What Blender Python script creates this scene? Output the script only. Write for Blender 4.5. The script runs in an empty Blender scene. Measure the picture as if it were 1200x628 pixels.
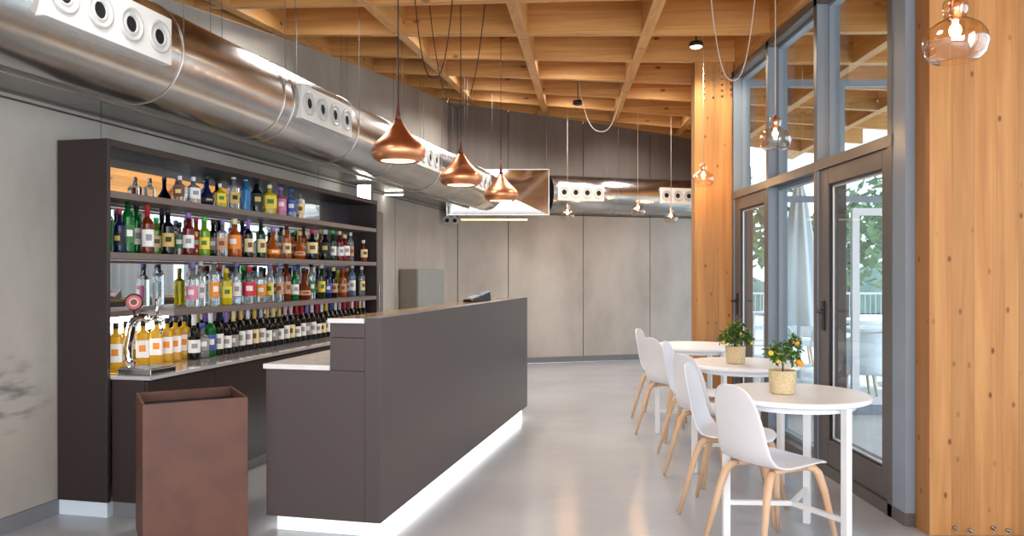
import bpy, bmesh, math, random
from mathutils import Vector, Matrix
random.seed(7)
PI = math.pi
S = bpy.context.scene
COL = S.collection

# ------------------------------------------------------------------ camera
cam_d = bpy.data.cameras.new('camera'); cam = bpy.data.objects.new('camera', cam_d); COL.objects.link(cam)
cam.location = (0, 0, 1.35); cam.rotation_euler = (PI / 2, 0, 0)
cam_d.sensor_width = 36; cam_d.lens = 27.6; cam_d.shift_y = 7 / 1200; cam_d.clip_start = 0.05
S.camera = cam
S.view_settings.view_transform = 'Standard'; S.view_settings.look = 'None'
S.view_settings.gamma = 1; S.view_settings.use_curve_mapping = False
S.view_settings.exposure = 0.0
# ------------------------------------------------------------------ world
W = bpy.data.worlds.new('world'); S.world = W; W.use_nodes = True
nt = W.node_tree; nt.nodes.clear()
tc = nt.nodes.new('ShaderNodeTexCoord'); sp = nt.nodes.new('ShaderNodeSeparateXYZ')
cr = nt.nodes.new('ShaderNodeValToRGB'); bg = nt.nodes.new('ShaderNodeBackground'); wo = nt.nodes.new('ShaderNodeOutputWorld')
nt.links.new(tc.outputs['Generated'], sp.inputs[0]); nt.links.new(sp.outputs['Z'], cr.inputs[0])
cr.color_ramp.elements[0].position = 0.0; cr.color_ramp.elements[0].color = (0.86, 0.92, 1, 1)
cr.color_ramp.elements[1].position = 0.7; cr.color_ramp.elements[1].color = (0.62, 0.78, 1, 1)
nt.links.new(cr.outputs[0], bg.inputs[0]); bg.inputs[1].default_value = 3.0
nt.links.new(bg.outputs[0], wo.inputs[0])
try:
    S.cycles.use_denoising = True; S.cycles.denoiser = 'OPENIMAGEDENOISE'
    S.cycles.max_bounces = 10; S.cycles.transparent_max_bounces = 16; S.cycles.transmission_bounces = 10
    S.cycles.sample_clamp_indirect = 6; S.cycles.caustics_reflective = False; S.cycles.caustics_refractive = False
    S.cycles.blur_glossy = 0.5
except Exception: pass
def area(name, loc, rot, sx, sy, power, col=(1, 1, 1), portal=False, spread=PI):
    l = bpy.data.lights.new(name, 'AREA'); l.shape = 'RECTANGLE'; l.size = sx; l.size_y = sy; l.energy = power; l.color = col
    l.spread = spread
    o = bpy.data.objects.new(name, l); COL.objects.link(o); o.location = loc; o.rotation_euler = rot
    if portal: l.cycles.is_portal = True
    return o
# added unseen fill lamps behind and beside the camera, portal at the windows
area('rear_fill', (-1.2, -3.2, 1.9), (PI / 2, 0, 0), 5.5, 2.6, 380, (0.93, 0.97, 1.0))
area('side_fill', (2.82, -1.0, 1.75), (0, PI / 2, 0), 3.0, 4.0, 160, (0.92, 0.96, 1.0))
area('window_portal', (2.35, 5.85, 1.65), (0, PI / 2, 0), 3.3, 3.3, 1, portal=True)

# added unseen fill spots in the roof coffers, level with the beam undersides
for x_, y_, p_ in ((-1.6, 3.0, 50), (.2, 2.6, 25), (-1.5, 6.15, 70), (-.45, 7.15, 60), (.6, 8.2, 75), (1.7, 9.2, 75), (-.35, 9.3, 85), (.75, 10.4, 90), (1.9, 11.2, 80), (-.25, 10.5, 85)):
    l_ = bpy.data.lights.new('coffer_fill', 'SPOT'); l_.energy = p_ * 1.15; l_.color = (1.0, .97, .93); l_.spot_size = 2.75; l_.spot_blend = .5; l_.shadow_soft_size = .3
    o_ = bpy.data.objects.new('coffer_fill', l_); COL.objects.link(o_); o_.location = (x_, y_, 2.784 + 0.0962 * x_ + 0.08595 * y_ - 0.0168 * x_ * y_ + .05)
sun_d = bpy.data.lights.new('sun', 'SUN'); sun_d.energy = 5.0; sun_d.angle = .12; sun_d.color = (1, .97, .92)
sun = bpy.data.objects.new('sun', sun_d); COL.objects.link(sun); sun.rotation_euler = Vector((.26, .10, .95)).to_track_quat('Z', 'Y').to_euler()
# ------------------------------------------------------------------ frames
ANG = -math.radians(12.86)
DX, DY = math.sin(-ANG), math.cos(-ANG)          # along the bar (u)
OX, OY = -2.57, 4.39
def P(u, v, h=0.0):                               # bar frame to world
    return Vector((OX + u * DX + v * DY, OY + u * DY - v * DX, h))
def BF(u=0, v=0, h=0):                            # matrix: local x = v, y = u, z = up
    return Matrix.Translation(P(u, v, h)) @ Matrix.Rotation(ANG, 4, 'Z')
def H(x, y):                                      # underside of the roof lattice
    return 2.784 + 0.0962 * x + 0.08595 * y - 0.0168 * x * y

# ------------------------------------------------------------------ materials
def newmat(name):
    m = bpy.data.materials.new(name); m.use_nodes = True
    return m, m.node_tree, m.node_tree.nodes['Principled BSDF']
def rgb(r, g, b):
    f = lambda c: (c / 255 / 12.92) if c / 255 <= 0.04045 else ((c / 255 + 0.055) / 1.055) ** 2.4
    return (f(r), f(g), f(b), 1)
def simple(name, col, rough=0.5, metal=0.0, trans=0.0, ior=1.45, emit=None, estr=0, coat=0, alpha=1.0):
    m, t, b = newmat(name)
    b.inputs['Base Color'].default_value = col; b.inputs['Roughness'].default_value = rough
    b.inputs['Metallic'].default_value = metal; b.inputs['Transmission Weight'].default_value = trans
    b.inputs['IOR'].default_value = ior; b.inputs['Coat Weight'].default_value = coat
    b.inputs['Alpha'].default_value = alpha
    if emit: b.inputs['Emission Color'].default_value = emit; b.inputs['Emission Strength'].default_value = estr
    # faint procedural roughness variation
    n = t.nodes.new('ShaderNodeTexNoise'); n.inputs['Scale'].default_value = 9
    mr = t.nodes.new('ShaderNodeMapRange'); mr.inputs['To Min'].default_value = max(0, rough - 0.04); mr.inputs['To Max'].default_value = min(1, rough + 0.06)
    c = t.nodes.new('ShaderNodeTexCoord')
    t.links.new(c.outputs['Object'], n.inputs['Vector']); t.links.new(n.outputs['Fac'], mr.inputs['Value'])
    if trans == 0 and rough >= 0.4: t.links.new(mr.outputs[0], b.inputs['Roughness'])
    return m
def mottled(name, c1, c2, scale=2.0, rough=0.7, metal=0, bump=0.05, stretch=(1, 1, 1), detail=6, coat=0, rv=0.1):
    m, t, b = newmat(name); N = t.nodes; L = t.links
    c = N.new('ShaderNodeTexCoord'); mp = N.new('ShaderNodeMapping'); mp.inputs['Scale'].default_value = stretch
    n = N.new('ShaderNodeTexNoise'); n.inputs['Scale'].default_value = scale; n.inputs['Detail'].default_value = detail; n.inputs['Roughness'].default_value = 0.6
    r = N.new('ShaderNodeValToRGB'); r.color_ramp.elements[0].position = 0.3; r.color_ramp.elements[1].position = 0.7
    r.color_ramp.elements[0].color = c1; r.color_ramp.elements[1].color = c2
    L.new(c.outputs['Object'], mp.inputs[0]); L.new(mp.outputs[0], n.inputs['Vector']); L.new(n.outputs['Fac'], r.inputs[0]); L.new(r.outputs[0], b.inputs['Base Color'])
    mr = N.new('ShaderNodeMapRange'); mr.inputs['To Min'].default_value = max(0, rough - rv); mr.inputs['To Max'].default_value = min(1, rough + rv)
    L.new(n.outputs['Fac'], mr.inputs['Value']); L.new(mr.outputs[0], b.inputs['Roughness'])
    b.inputs['Metallic'].default_value = metal; b.inputs['Coat Weight'].default_value = coat
    if bump:
        bp = N.new('ShaderNodeBump'); bp.inputs['Strength'].default_value = bump; bp.inputs['Distance'].default_value = 0.02
        L.new(n.outputs['Fac'], bp.inputs['Height']); L.new(bp.outputs[0], b.inputs['Normal'])
    return m
def wood(name, base, dark, axis='Z', plank=0.13, paxis='X', rough=0.55, knots=True, kscale=4.2, flat=(1, 1, 1)):
    """planked softwood: grain along axis, planks side by side along paxis"""
    m, t, b = newmat(name); N = t.nodes; L = t.links
    c = N.new('ShaderNodeTexCoord'); sx = N.new('ShaderNodeSeparateXYZ'); L.new(c.outputs['Object'], sx.inputs[0])
    # plank index
    dv = N.new('ShaderNodeMath'); dv.operation = 'DIVIDE'; L.new(sx.outputs[paxis], dv.inputs[0]); dv.inputs[1].default_value = plank
    fl = N.new('ShaderNodeMath'); fl.operation = 'FLOOR'; L.new(dv.outputs[0], fl.inputs[0])
    fr = N.new('ShaderNodeMath'); fr.operation = 'FRACT'; L.new(dv.outputs[0], fr.inputs[0])
    wn = N.new('ShaderNodeTexWhiteNoise'); wn.noise_dimensions = '1D'; L.new(fl.outputs[0], wn.inputs['W'])
    # grain
    st = {'X': (1.2, 22, 22), 'Y': (22, 1.2, 22), 'Z': (22, 22, 1.2)}[axis]
    mp = N.new('ShaderNodeMapping'); mp.inputs['Scale'].default_value = st; L.new(c.outputs['Object'], mp.inputs[0])
    of = N.new('ShaderNodeVectorMath'); of.operation = 'ADD'; L.new(mp.outputs[0], of.inputs[0])
    ws = N.new('ShaderNodeVectorMath'); ws.operation = 'SCALE'; ws.inputs['Scale'].default_value = 30; L.new(wn.outputs['Color'], ws.inputs[0]); L.new(ws.outputs[0], of.inputs[1])
    n = N.new('ShaderNodeTexNoise'); n.inputs['Scale'].default_value = 1.0; n.inputs['Detail'].default_value = 5; n.inputs['Distortion'].default_value = 0.6; L.new(of.outputs[0], n.inputs['Vector'])
    r = N.new('ShaderNodeValToRGB'); r.color_ramp.elements[0].position = 0.28; r.color_ramp.elements[1].position = 0.75
    r.color_ramp.elements[0].color = dark; r.color_ramp.elements[1].color = base; L.new(n.outputs['Fac'], r.inputs[0])
    hv = N.new('ShaderNodeHueSaturation'); L.new(r.outputs[0], hv.inputs['Color'])
    mr = N.new('ShaderNodeMapRange'); mr.inputs['To Min'].default_value = 0.88; mr.inputs['To Max'].default_value = 1.1; L.new(wn.outputs['Value'], mr.inputs['Value']); L.new(mr.outputs[0], hv.inputs['Value'])
    out = hv.outputs[0]
    # seam
    lt = N.new('ShaderNodeMath'); lt.operation = 'LESS_THAN'; L.new(fr.outputs[0], lt.inputs[0]); lt.inputs[1].default_value = 0.025
    mx = N.new('ShaderNodeMix'); mx.data_type = 'RGBA'; L.new(out, mx.inputs['A']); mx.inputs['B'].default_value = tuple(x * 0.6 for x in dark[:3]) + (1,)
    sc = N.new('ShaderNodeMath'); sc.operation = 'MULTIPLY'; L.new(lt.outputs[0], sc.inputs[0]); sc.inputs[1].default_value = 0.55; L.new(sc.outputs[0], mx.inputs['Factor'])
    out = mx.outputs['Result']
    if knots:
        ks = {'X': (0.5, 1, 1), 'Y': (1, 0.5, 1), 'Z': (1, 1, 0.55)}[axis]
        mk = N.new('ShaderNodeMapping'); mk.inputs['Scale'].default_value = tuple(kscale * a for a in ks); L.new(c.outputs['Object'], mk.inputs[0])
        v = N.new('ShaderNodeTexVoronoi'); v.voronoi_dimensions = '2D'; v.inputs['Scale'].default_value = 1.0; s2 = N.new('ShaderNodeSeparateXYZ'); c2 = N.new('ShaderNodeCombineXYZ'); L.new(mk.outputs[0], s2.inputs[0]); a_, b_, e_ = {'X': ('X', 'Z', 'Y'), 'Y': ('Y', 'X', 'Z'), 'Z': ('Z', 'X', 'Y')}[axis]; ad = N.new('ShaderNodeMath'); ad.operation = 'ADD'; L.new(s2.outputs[b_], ad.inputs[0]); L.new(s2.outputs[e_], ad.inputs[1]); L.new(s2.outputs[a_], c2.inputs[0]); L.new(ad.outputs[0], c2.inputs[1]); L.new(c2.outputs[0], v.inputs['Vector'])
        kr = N.new('ShaderNodeValToRGB'); kr.color_ramp.elements[0].position = 0.04; kr.color_ramp.elements[0].color = (1, 1, 1, 1)
        kr.color_ramp.elements[1].position = 0.085; kr.color_ramp.elements[1].color = (0, 0, 0, 1); L.new(v.outputs['Distance'], kr.inputs[0])
        mk2 = N.new('ShaderNodeMix'); mk2.data_type = 'RGBA'; L.new(out, mk2.inputs['A']); mk2.inputs['B'].default_value = rgb(105, 58, 24)
        kf = N.new('ShaderNodeMath'); kf.operation = 'MULTIPLY'; L.new(kr.outputs[0], kf.inputs[0]); sv = N.new('ShaderNodeSeparateColor'); L.new(v.outputs['Color'], sv.inputs[0]); gt = N.new('ShaderNodeMapRange'); gt.inputs['From Min'].default_value = .35; gt.inputs['From Max'].default_value = .9; gt.inputs['To Max'].default_value = .9; L.new(sv.outputs[0], gt.inputs['Value']); L.new(gt.outputs[0], kf.inputs[1])
        L.new(kf.outputs[0], mk2.inputs['Factor']); out = mk2.outputs['Result']
    L.new(out, b.inputs['Base Color']); b.inputs['Roughness'].default_value = rough
    return m

M = {}
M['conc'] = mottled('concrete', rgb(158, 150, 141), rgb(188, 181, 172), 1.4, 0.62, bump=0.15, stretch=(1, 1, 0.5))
M['conc_up'] = mottled('dark_streaked_concrete', rgb(112, 102, 95), rgb(126, 116, 108), 2.2, 0.75, bump=0.1, stretch=(3, 3, 0.18))  # upper back wall panels: darker, with vertical streaks
M['seam'] = simple('dark_joint', rgb(70, 66, 62), 0.8)
M['floor'] = mottled('polished_resin_floor', rgb(164, 166, 172), rgb(180, 182, 187), 0.9, 0.2, bump=0.0, rv=0.05)
M['skirt'] = simple('grey_skirting', rgb(118, 118, 122), 0.5)
M['wood'] = wood('spruce_beam', rgb(226, 172, 104), rgb(198, 138, 72), 'X', 0.14, 'Z', kscale=4.2)
M['woodY'] = wood('spruce_beam_lengthwise', rgb(226, 172, 104), rgb(198, 138, 72), 'Y', 0.14, 'Z', kscale=4.2)
M['deck'] = wood('spruce_deck', rgb(214, 160, 96), rgb(188, 128, 66), 'Y', 0.16, 'X', kscale=4.2)
M['clt'] = wood('spruce_panel', rgb(210, 153, 91), rgb(182, 121, 65), 'Z', 0.115, 'X', kscale=7.5)
M['brown'] = simple('dark_brown_laminate', rgb(79, 69, 68), 0.3)
M['brown_dk'] = simple('dark_brown_cabinet', rgb(46, 36, 34), 0.42)
M['shelf'] = simple('shelf_taupe', rgb(112, 98, 94), 0.4)
M['mirror'] = simple('mirror_glass', (0.86, 0.88, 0.9, 1), 0.02, 1.0)
M['backdark'] = simple('dark_back_panel', rgb(62, 60, 68), 0.2)
M['white_stone'] = mottled('white_quartz_worktop', rgb(214, 212, 210), rgb(232, 230, 228), 12, 0.12, bump=0, rv=0.04)
M['ceiling_brown'] = mottled('worktop_ceiling_reflection', rgb(120, 92, 56), rgb(142, 112, 72), 5, 0.16, bump=0, rv=0.03)  # brown is the timber ceiling's reflection painted onto the polished bar top
M['rust'] = mottled('brown_corten', rgb(80, 47, 35), rgb(106, 66, 50), 5.5, 0.55, bump=0.06)
M['galv'] = mottled('galvanised_steel', rgb(184, 182, 180), rgb(206, 203, 200), 3, 0.24, metal=1.0, bump=0.0, rv=0.05)
M['chromeplate'] = simple('polished_sheet', rgb(225, 225, 225), 0.07, 1.0)
M['steel'] = simple('brushed_steel', rgb(190, 190, 192), 0.25, 1.0)
M['chrome'] = simple('chrome', rgb(235, 235, 236), 0.06, 1.0)
M['ductwhite'] = simple('white_painted_metal', rgb(222, 219, 214), 0.4)
M['ringgrey'] = simple('pale_nozzle_ring', rgb(190, 188, 184), 0.35)
M['black'] = simple('black_plastic', rgb(22, 22, 24), 0.35)
M['hole'] = simple('black_opening', rgb(10, 10, 11), 0.8)
M['wire'] = simple('steel_wire', rgb(104, 102, 100), 0.5, 0.3)
M['cord_dk'] = simple('dark_cord', rgb(50, 32, 26), 0.6)
M['cord_lt'] = simple('pale_textile_cord', rgb(205, 190, 170), 0.6)
M['soffit'] = mottled('grey_soffit_panel', rgb(88, 85, 80), rgb(104, 101, 96), 1.2, 0.18, bump=0, rv=0.05)
M['alu_edge'] = simple('aluminium_edge', rgb(200, 196, 190), 0.3, 0.9)
M['frame_dk'] = simple('grey_brown_frame', rgb(98, 92, 90), 0.45)
M['frame_lt'] = simple('blue_grey_frame', rgb(138, 150, 162), 0.4)
M['whitemetal'] = simple('white_powder_coat', rgb(240, 240, 241), 0.3)
M['table'] = simple('white_laminate', rgb(250, 250, 252), 0.3)
M['shell'] = simple('white_chair_shell', rgb(236, 234, 238), 0.33)
M['beech'] = wood('beech', rgb(236, 198, 162), rgb(220, 176, 138), 'Z', 0.5, 'X', 0.45, knots=False)
M['copper'] = simple('brushed_copper', rgb(228, 158, 116), 0.36, 1.0)
M['neckwood'] = simple('red_brown_cone', rgb(92, 42, 30), 0.4)
M['lampdisc'] = simple('warm_diffuser', rgb(255, 240, 215), 0.5, emit=rgb(255, 214, 160), estr=5)
M['bulb'] = simple('glowing_filament', rgb(255, 200, 120), 0.5, emit=(1.0, 0.62, 0.25, 1), estr=26)
M['led'] = simple('led_strip', rgb(255, 255, 255), 0.5, emit=(0.96, 1.0, 0.97, 1), estr=9)
M['plinthled'] = simple('lit_plinth', rgb(255, 255, 255), 0.5, emit=(0.97, 1.0, 0.98, 1), estr=4.5)
M['shelfled'] = simple('shelf_led', rgb(255, 255, 255), 0.5, emit=(0.96, 0.98, 1.0, 1), estr=9)
M['flood'] = simple('flood_lens', rgb(255, 255, 245), 0.5, emit=(1, 1, 0.9, 1), estr=14)
M['wplinth'] = simple('white_plinth', rgb(214, 226, 236), 0.35)
M['pglass'] = simple('champagne_glass', (1.0, 0.87, 0.74, 1), 0.0, trans=1.0, ior=1.4)
M['basket'] = mottled('woven_basket', rgb(196, 172, 128), rgb(226, 208, 168), 60, 0.8, bump=0.4, stretch=(1, 1, 2))
M['soil'] = mottled('soil', rgb(54, 40, 28), rgb(84, 64, 46), 60, 0.9)
M['leaf'] = mottled('citrus_leaf', rgb(34, 66, 24), rgb(78, 122, 40), 18, 0.4, bump=0)
M['leaf_y'] = mottled('young_leaf', rgb(120, 150, 40), rgb(170, 180, 60), 18, 0.4, bump=0)
M['bark'] = simple('bark', rgb(92, 78, 58), 0.8)
M['orange'] = simple('orange_fruit', rgb(236, 158, 40), 0.4)
M['yellowfruit'] = simple('yellow_fruit', rgb(224, 196, 60), 0.4)
# window glass: mix of clear and faint mirror
def glassmat(name, tint, k=1.0, add=0.0):
    m, t, b = newmat(name); N = t.nodes; L = t.links
    tr = N.new('ShaderNodeBsdfTransparent'); tr.inputs[0].default_value = tint
    gl = N.new('ShaderNodeBsdfGlossy'); gl.inputs['Roughness'].default_value = 0.01
    fz0 = N.new('ShaderNodeFresnel'); fz0.inputs[0].default_value = 1.5; ge = N.new('ShaderNodeNewGeometry'); iv = N.new('ShaderNodeMath'); iv.operation = 'SUBTRACT'; iv.inputs[0].default_value = 1; L.new(ge.outputs['Backfacing'], iv.inputs[1])
    fz = N.new('ShaderNodeMath'); fz.operation = 'MULTIPLY'; fs = N.new('ShaderNodeMath'); fs.operation = 'MULTIPLY_ADD'; fs.use_clamp = True; fs.inputs[1].default_value = k; fs.inputs[2].default_value = add; L.new(fz0.outputs[0], fs.inputs[0]); L.new(fs.outputs[0], fz.inputs[0]); L.new(iv.outputs[0], fz.inputs[1])
    mx = N.new('ShaderNodeMixShader'); L.new(fz.outputs[0], mx.inputs[0]); L.new(tr.outputs[0], mx.inputs[1]); L.new(gl.outputs[0], mx.inputs[2])
    L.new(mx.outputs[0], N['Material Output'].inputs[0]); return m
M['pane'] = glassmat('window_glass', (0.9, 0.94, 0.95, 1))
# outdoors
M['terrace'] = mottled('pale_terrace', rgb(196, 198, 196), rgb(216, 217, 214), 1.5, 0.6, bump=0)
M['hedge'] = mottled('outdoor_foliage', rgb(60, 92, 52), rgb(140, 168, 112), 6, 0.7, bump=0.3)
M['curtain'] = simple('silver_curtain', rgb(176, 186, 192), .35, .35)
M['canvas'] = simple('white_canvas', rgb(236, 240, 242), 0.8)
M['hill'] = mottled('distant_hedge', rgb(86, 108, 96), rgb(120, 140, 128), 3, 0.9)

# ------------------------------------------------------------------ mesh builder
class MB:
    def __init__(s): s.v = []; s.f = []; s.m = []; s.sm = []
    def add(s, vs, fs, mi=0, smooth=False, mat=None):
        o = len(s.v)
        s.v += [tuple(mat @ Vector(p)) if mat else tuple(p) for p in vs]
        s.f += [tuple(o + i for i in f) for f in fs]; s.m += [mi] * len(fs); s.sm += [smooth] * len(fs)
        return s
    def box(s, a, b, mi=0, mat=None):
        x0, y0, z0 = a; x1, y1, z1 = b
        vs = [(x0, y0, z0), (x1, y0, z0), (x1, y1, z0), (x0, y1, z0), (x0, y0, z1), (x1, y0, z1), (x1, y1, z1), (x0, y1, z1)]
        return s.add(vs, [(0, 3, 2, 1), (4, 5, 6, 7), (0, 1, 5, 4), (1, 2, 6, 5), (2, 3, 7, 6), (3, 0, 4, 7)], mi, False, mat)
    def hexa(s, vs, mi=0, mat=None):
        return s.add(vs, [(0, 3, 2, 1), (4, 5, 6, 7), (0, 1, 5, 4), (1, 2, 6, 5), (2, 3, 7, 6), (3, 0, 4, 7)], mi, False, mat)
    def lathe(s, prof, n=24, mi=0, mat=None, smooth=True, cap0=True, cap1=True, sq=2.0, a0=0, a1=2 * PI):
        """profile (r,z); sq>2 gives a squarer section"""
        full = abs(a1 - a0 - 2 * PI) < 1e-6; cols = n if full else n + 1; vs = []
        for r, z in prof:
            for k in range(cols):
                a = a0 + (a1 - a0) * k / n; ca, sa = math.cos(a), math.sin(a)
                q = 1.0 if sq == 2.0 else (abs(ca) ** sq + abs(sa) ** sq) ** (-1 / sq)
                vs.append((r * q * ca, r * q * sa, z))
        fs = []
        for i in range(len(prof) - 1):
            for k in range(n):
                k2 = (k + 1) % cols
                fs.append((i * cols + k, i * cols + k2, (i + 1) * cols + k2, (i + 1) * cols + k))
        s.add(vs, fs, mi, smooth, mat)
        if full:
            o = len(s.v) - len(vs)
            if cap0 and prof[0][0] > 1e-5: s.f.append(tuple(o + k for k in reversed(range(n)))); s.m.append(mi); s.sm.append(False)
            if cap1 and prof[-1][0] > 1e-5:
                b = o + (len(prof) - 1) * cols; s.f.append(tuple(b + k for k in range(n))); s.m.append(mi); s.sm.append(False)
        return s
    def tube(s, pts, r, n=8, mi=0, mat=None, sq=False, caps=True, smooth=True):
        pts = [Vector(p) for p in pts]; R = r if isinstance(r, (list, tuple)) else [r] * len(pts)
        vs = []; up = None
        for i, p in enumerate(pts):
            t = (pts[min(i + 1, len(pts) - 1)] - pts[max(i - 1, 0)]).normalized()
            if up is None:
                up = Vector((0, 0, 1)) if abs(t.z) < 0.9 else Vector((1, 0, 0))
            a = t.cross(up).normalized(); b = a.cross(t).normalized(); up = b
            for k in range(n):
                th = 2 * PI * (k + (0.5 if sq else 0)) / n
                vs.append(p + (a * math.cos(th) + b * math.sin(th)) * R[i])
        fs = [(i * n + k, i * n + (k + 1) % n, (i + 1) * n + (k + 1) % n, (i + 1) * n + k) for i in range(len(pts) - 1) for k in range(n)]
        if caps: fs += [tuple(reversed(range(n))), tuple((len(pts) - 1) * n + k for k in range(n))]
        return s.add(vs, fs, mi, smooth and not sq, mat)
    def sphere(s, c, r, n=12, mi=0, sc=(1, 1, 1), mat=None):
        prof = [(max(1e-4, r * math.sin(PI * i / n)), -r * math.cos(PI * i / n)) for i in range(n + 1)]
        m = Matrix.Translation(c) @ Matrix.Diagonal((*sc, 1))
        return s.lathe(prof, n + 4, mi, (mat @ m) if mat else m, True, True, True)
    def grid(s, fn, nu, nv, mi=0, smooth=True, mat=None):
        vs = [fn(i / nu, j / nv) for i in range(nu + 1) for j in range(nv + 1)]
        fs = [(i * (nv + 1) + j, i * (nv + 1) + j + 1, (i + 1) * (nv + 1) + j + 1, (i + 1) * (nv + 1) + j) for i in range(nu) for j in range(nv)]
        return s.add(vs, fs, mi, smooth, mat)
    def build(s, name, mats, parent=None, loc=None, rotz=0, bevel=0, solid=0, sub=0):
        me = bpy.data.meshes.new(name); me.from_pydata(s.v, [], s.f)
        if not isinstance(mats, (list, tuple)): mats = [mats]
        for m in mats: me.materials.append(M[m] if isinstance(m, str) else m)
        for p, mi, sm in zip(me.polygons, s.m, s.sm): p.material_index = mi; p.use_smooth = sm
        me.update()
        o = bpy.data.objects.new(name, me); COL.objects.link(o)
        if parent: o.parent = parent
        if loc is not None: o.location = loc
        o.rotation_euler = (0, 0, rotz)
        if solid:
            d = o.modifiers.new('solid', 'SOLIDIFY'); d.thickness = solid; d.offset = 0
        if sub:
            d = o.modifiers.new('sub', 'SUBSURF'); d.levels = sub; d.render_levels = sub
        if bevel:
            d = o.modifiers.new('bevel', 'BEVEL'); d.width = bevel; d.segments = 2; d.limit_method = 'ANGLE'; d.angle_limit = 0.7
        return o
def struct(o): o['kind'] = 'structure'; return o
def tag(o, label, cat, group=None, kind=None):
    o['label'] = label; o['category'] = cat
    if group: o['group'] = group
    if kind: o['kind'] = kind
    return o
def thing(name, label, cat, loc=(0, 0, 0), rotz=0, group=None):
    o = bpy.data.objects.new(name, None); COL.objects.link(o); o.empty_display_size = 0.1
    o.location = loc; o.rotation_euler = (0, 0, rotz)
    return tag(o, label, cat, group)
def dup(root, loc, rotz, label, group=None):
    def cp(o, par):
        c = o.copy(); COL.objects.link(c)
        if par: c.parent = par
        for ch in list(o.children): cp(ch, c)
        return c
    r = cp(root, None); r.location = loc; r.rotation_euler = (0, 0, rotz); r['label'] = label
    if group: r['group'] = group
    return r

# ================================================================== SETTING
# floor
def poly_slab(name, pts, z0, z1, mat):
    n = len(pts); b = MB()
    vs = [(x, y, z0) for x, y in pts] + [(x, y, z1) for x, y in pts]
    fs = [tuple(reversed(range(n))), tuple(range(n, 2 * n))] + [(i, (i + 1) % n, n + (i + 1) % n, n + i) for i in range(n)]
    b.add(vs, fs); return b.build(name, mat)
wl = lambda y: -3.57 + 0.2282 * y                                      # left wall line
bwY = lambda x: 11.82 + 0.30 * x                                        # back wall line
struct(poly_slab('floor', [(wl(-3.6) - .1, -3.6), (2.95, -3.6), (2.95, 4.12), (2.2, 4.12), (2.2, 7.62), (3.6, 12.9), (-1.0, 11.45)], -0.1, 0.0, 'floor'))
# walls: panels with recessed joints over a dark backing, tops following the roof lattice
def wall(name, A, B, cuts, zsplit, mats, thick=0.2, ztop=None, skirt=True, hfun=H, side=1):
    A = Vector(A); B = Vector(B); d = (B - A); Ln = d.length; d.normalize(); nrm = Vector((d.y, -d.x)) * side   # towards the room
    b = MB(); g = 0.006
    def pt(s, o, z): q = A + d * s + nrm * o; return (q.x, q.y, z)
    def top(s): q = A + d * s; return ztop if ztop else hfun(q.x, q.y)
    cs = [0] + cuts + [Ln]
    for s0, s1 in zip(cs[:-1], cs[1:]):
        zz = [0] + zsplit
        for k in range(len(zz)):
            z0 = zz[k] + (g if k else 0); e0, e1 = s0 + g * (s0 > 0), s1 - g * (s1 < Ln)
            t0, t1 = (zz[k + 1] - g,) * 2 if k + 1 < len(zz) else (top(e0), top(e1))
            b.hexa([pt(e0, -0.02, z0), pt(e1, -0.02, z0), pt(e1, 0, z0), pt(e0, 0, z0), pt(e0, -0.02, t0), pt(e1, -0.02, t1), pt(e1, 0, t1), pt(e0, 0, t0)], min(k, len(mats) - 1))
    b.hexa([pt(0, -thick, 0), pt(Ln, -thick, 0), pt(Ln, -0.015, 0), pt(0, -0.015, 0), pt(0, -thick, top(0)), pt(Ln, -thick, top(Ln)), pt(Ln, -0.015, top(Ln)), pt(0, -0.015, top(0))], len(mats))
    w = struct(b.build(name, list(mats) + ['seam']))
    if skirt:
        k = MB(); k.hexa([pt(0, 0.001, 0), pt(Ln, 0.001, 0), pt(Ln, 0.014, 0), pt(0, 0.014, 0), pt(0, 0.001, 0.085), pt(Ln, 0.001, 0.085), pt(Ln, 0.014, 0.085), pt(0, 0.014, 0.085)])
        struct(k.build('baseboard' + name[4:], 'skirt'))
    return w
yl0, yc = -3.4, 11.51
wall('wall_left', (wl(yl0), yl0), (wl(yc), yc), [2.6, 5.2, 8.36, 11.2, 13.2], [2.27], ['conc', 'conc'])
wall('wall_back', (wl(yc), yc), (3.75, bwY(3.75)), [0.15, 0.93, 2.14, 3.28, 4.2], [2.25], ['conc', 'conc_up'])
# rear wall behind the photographer, broad opening added to let light in
b = MB(); b.box((-4.4, -3.6, 0), (-4.0, -3.4, 3.3)); b.box((1.7, -3.6, 0), (2.95, -3.4, 3.3)); b.box((-4.0, -3.6, 0), (1.7, -3.4, 0.4)); b.box((-4.0, -3.6, 3.1), (1.7, -3.4, 3.4))
struct(b.build('wall_rear', 'conc'))

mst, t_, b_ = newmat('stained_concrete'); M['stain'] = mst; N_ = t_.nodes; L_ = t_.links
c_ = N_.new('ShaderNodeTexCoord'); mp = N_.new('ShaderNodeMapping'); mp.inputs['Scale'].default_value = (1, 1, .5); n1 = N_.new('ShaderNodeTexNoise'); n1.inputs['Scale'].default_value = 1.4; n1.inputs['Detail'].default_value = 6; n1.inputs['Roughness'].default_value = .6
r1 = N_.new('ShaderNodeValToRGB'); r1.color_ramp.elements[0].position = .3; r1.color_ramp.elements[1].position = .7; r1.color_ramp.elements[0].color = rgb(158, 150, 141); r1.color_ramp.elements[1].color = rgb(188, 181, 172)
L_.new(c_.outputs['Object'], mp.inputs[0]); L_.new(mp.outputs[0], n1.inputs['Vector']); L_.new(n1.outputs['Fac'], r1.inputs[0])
m2 = N_.new('ShaderNodeMapping'); m2.inputs['Location'].default_value = (2.66, -4.02, -.72); L_.new(c_.outputs['Object'], m2.inputs[0])
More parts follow.
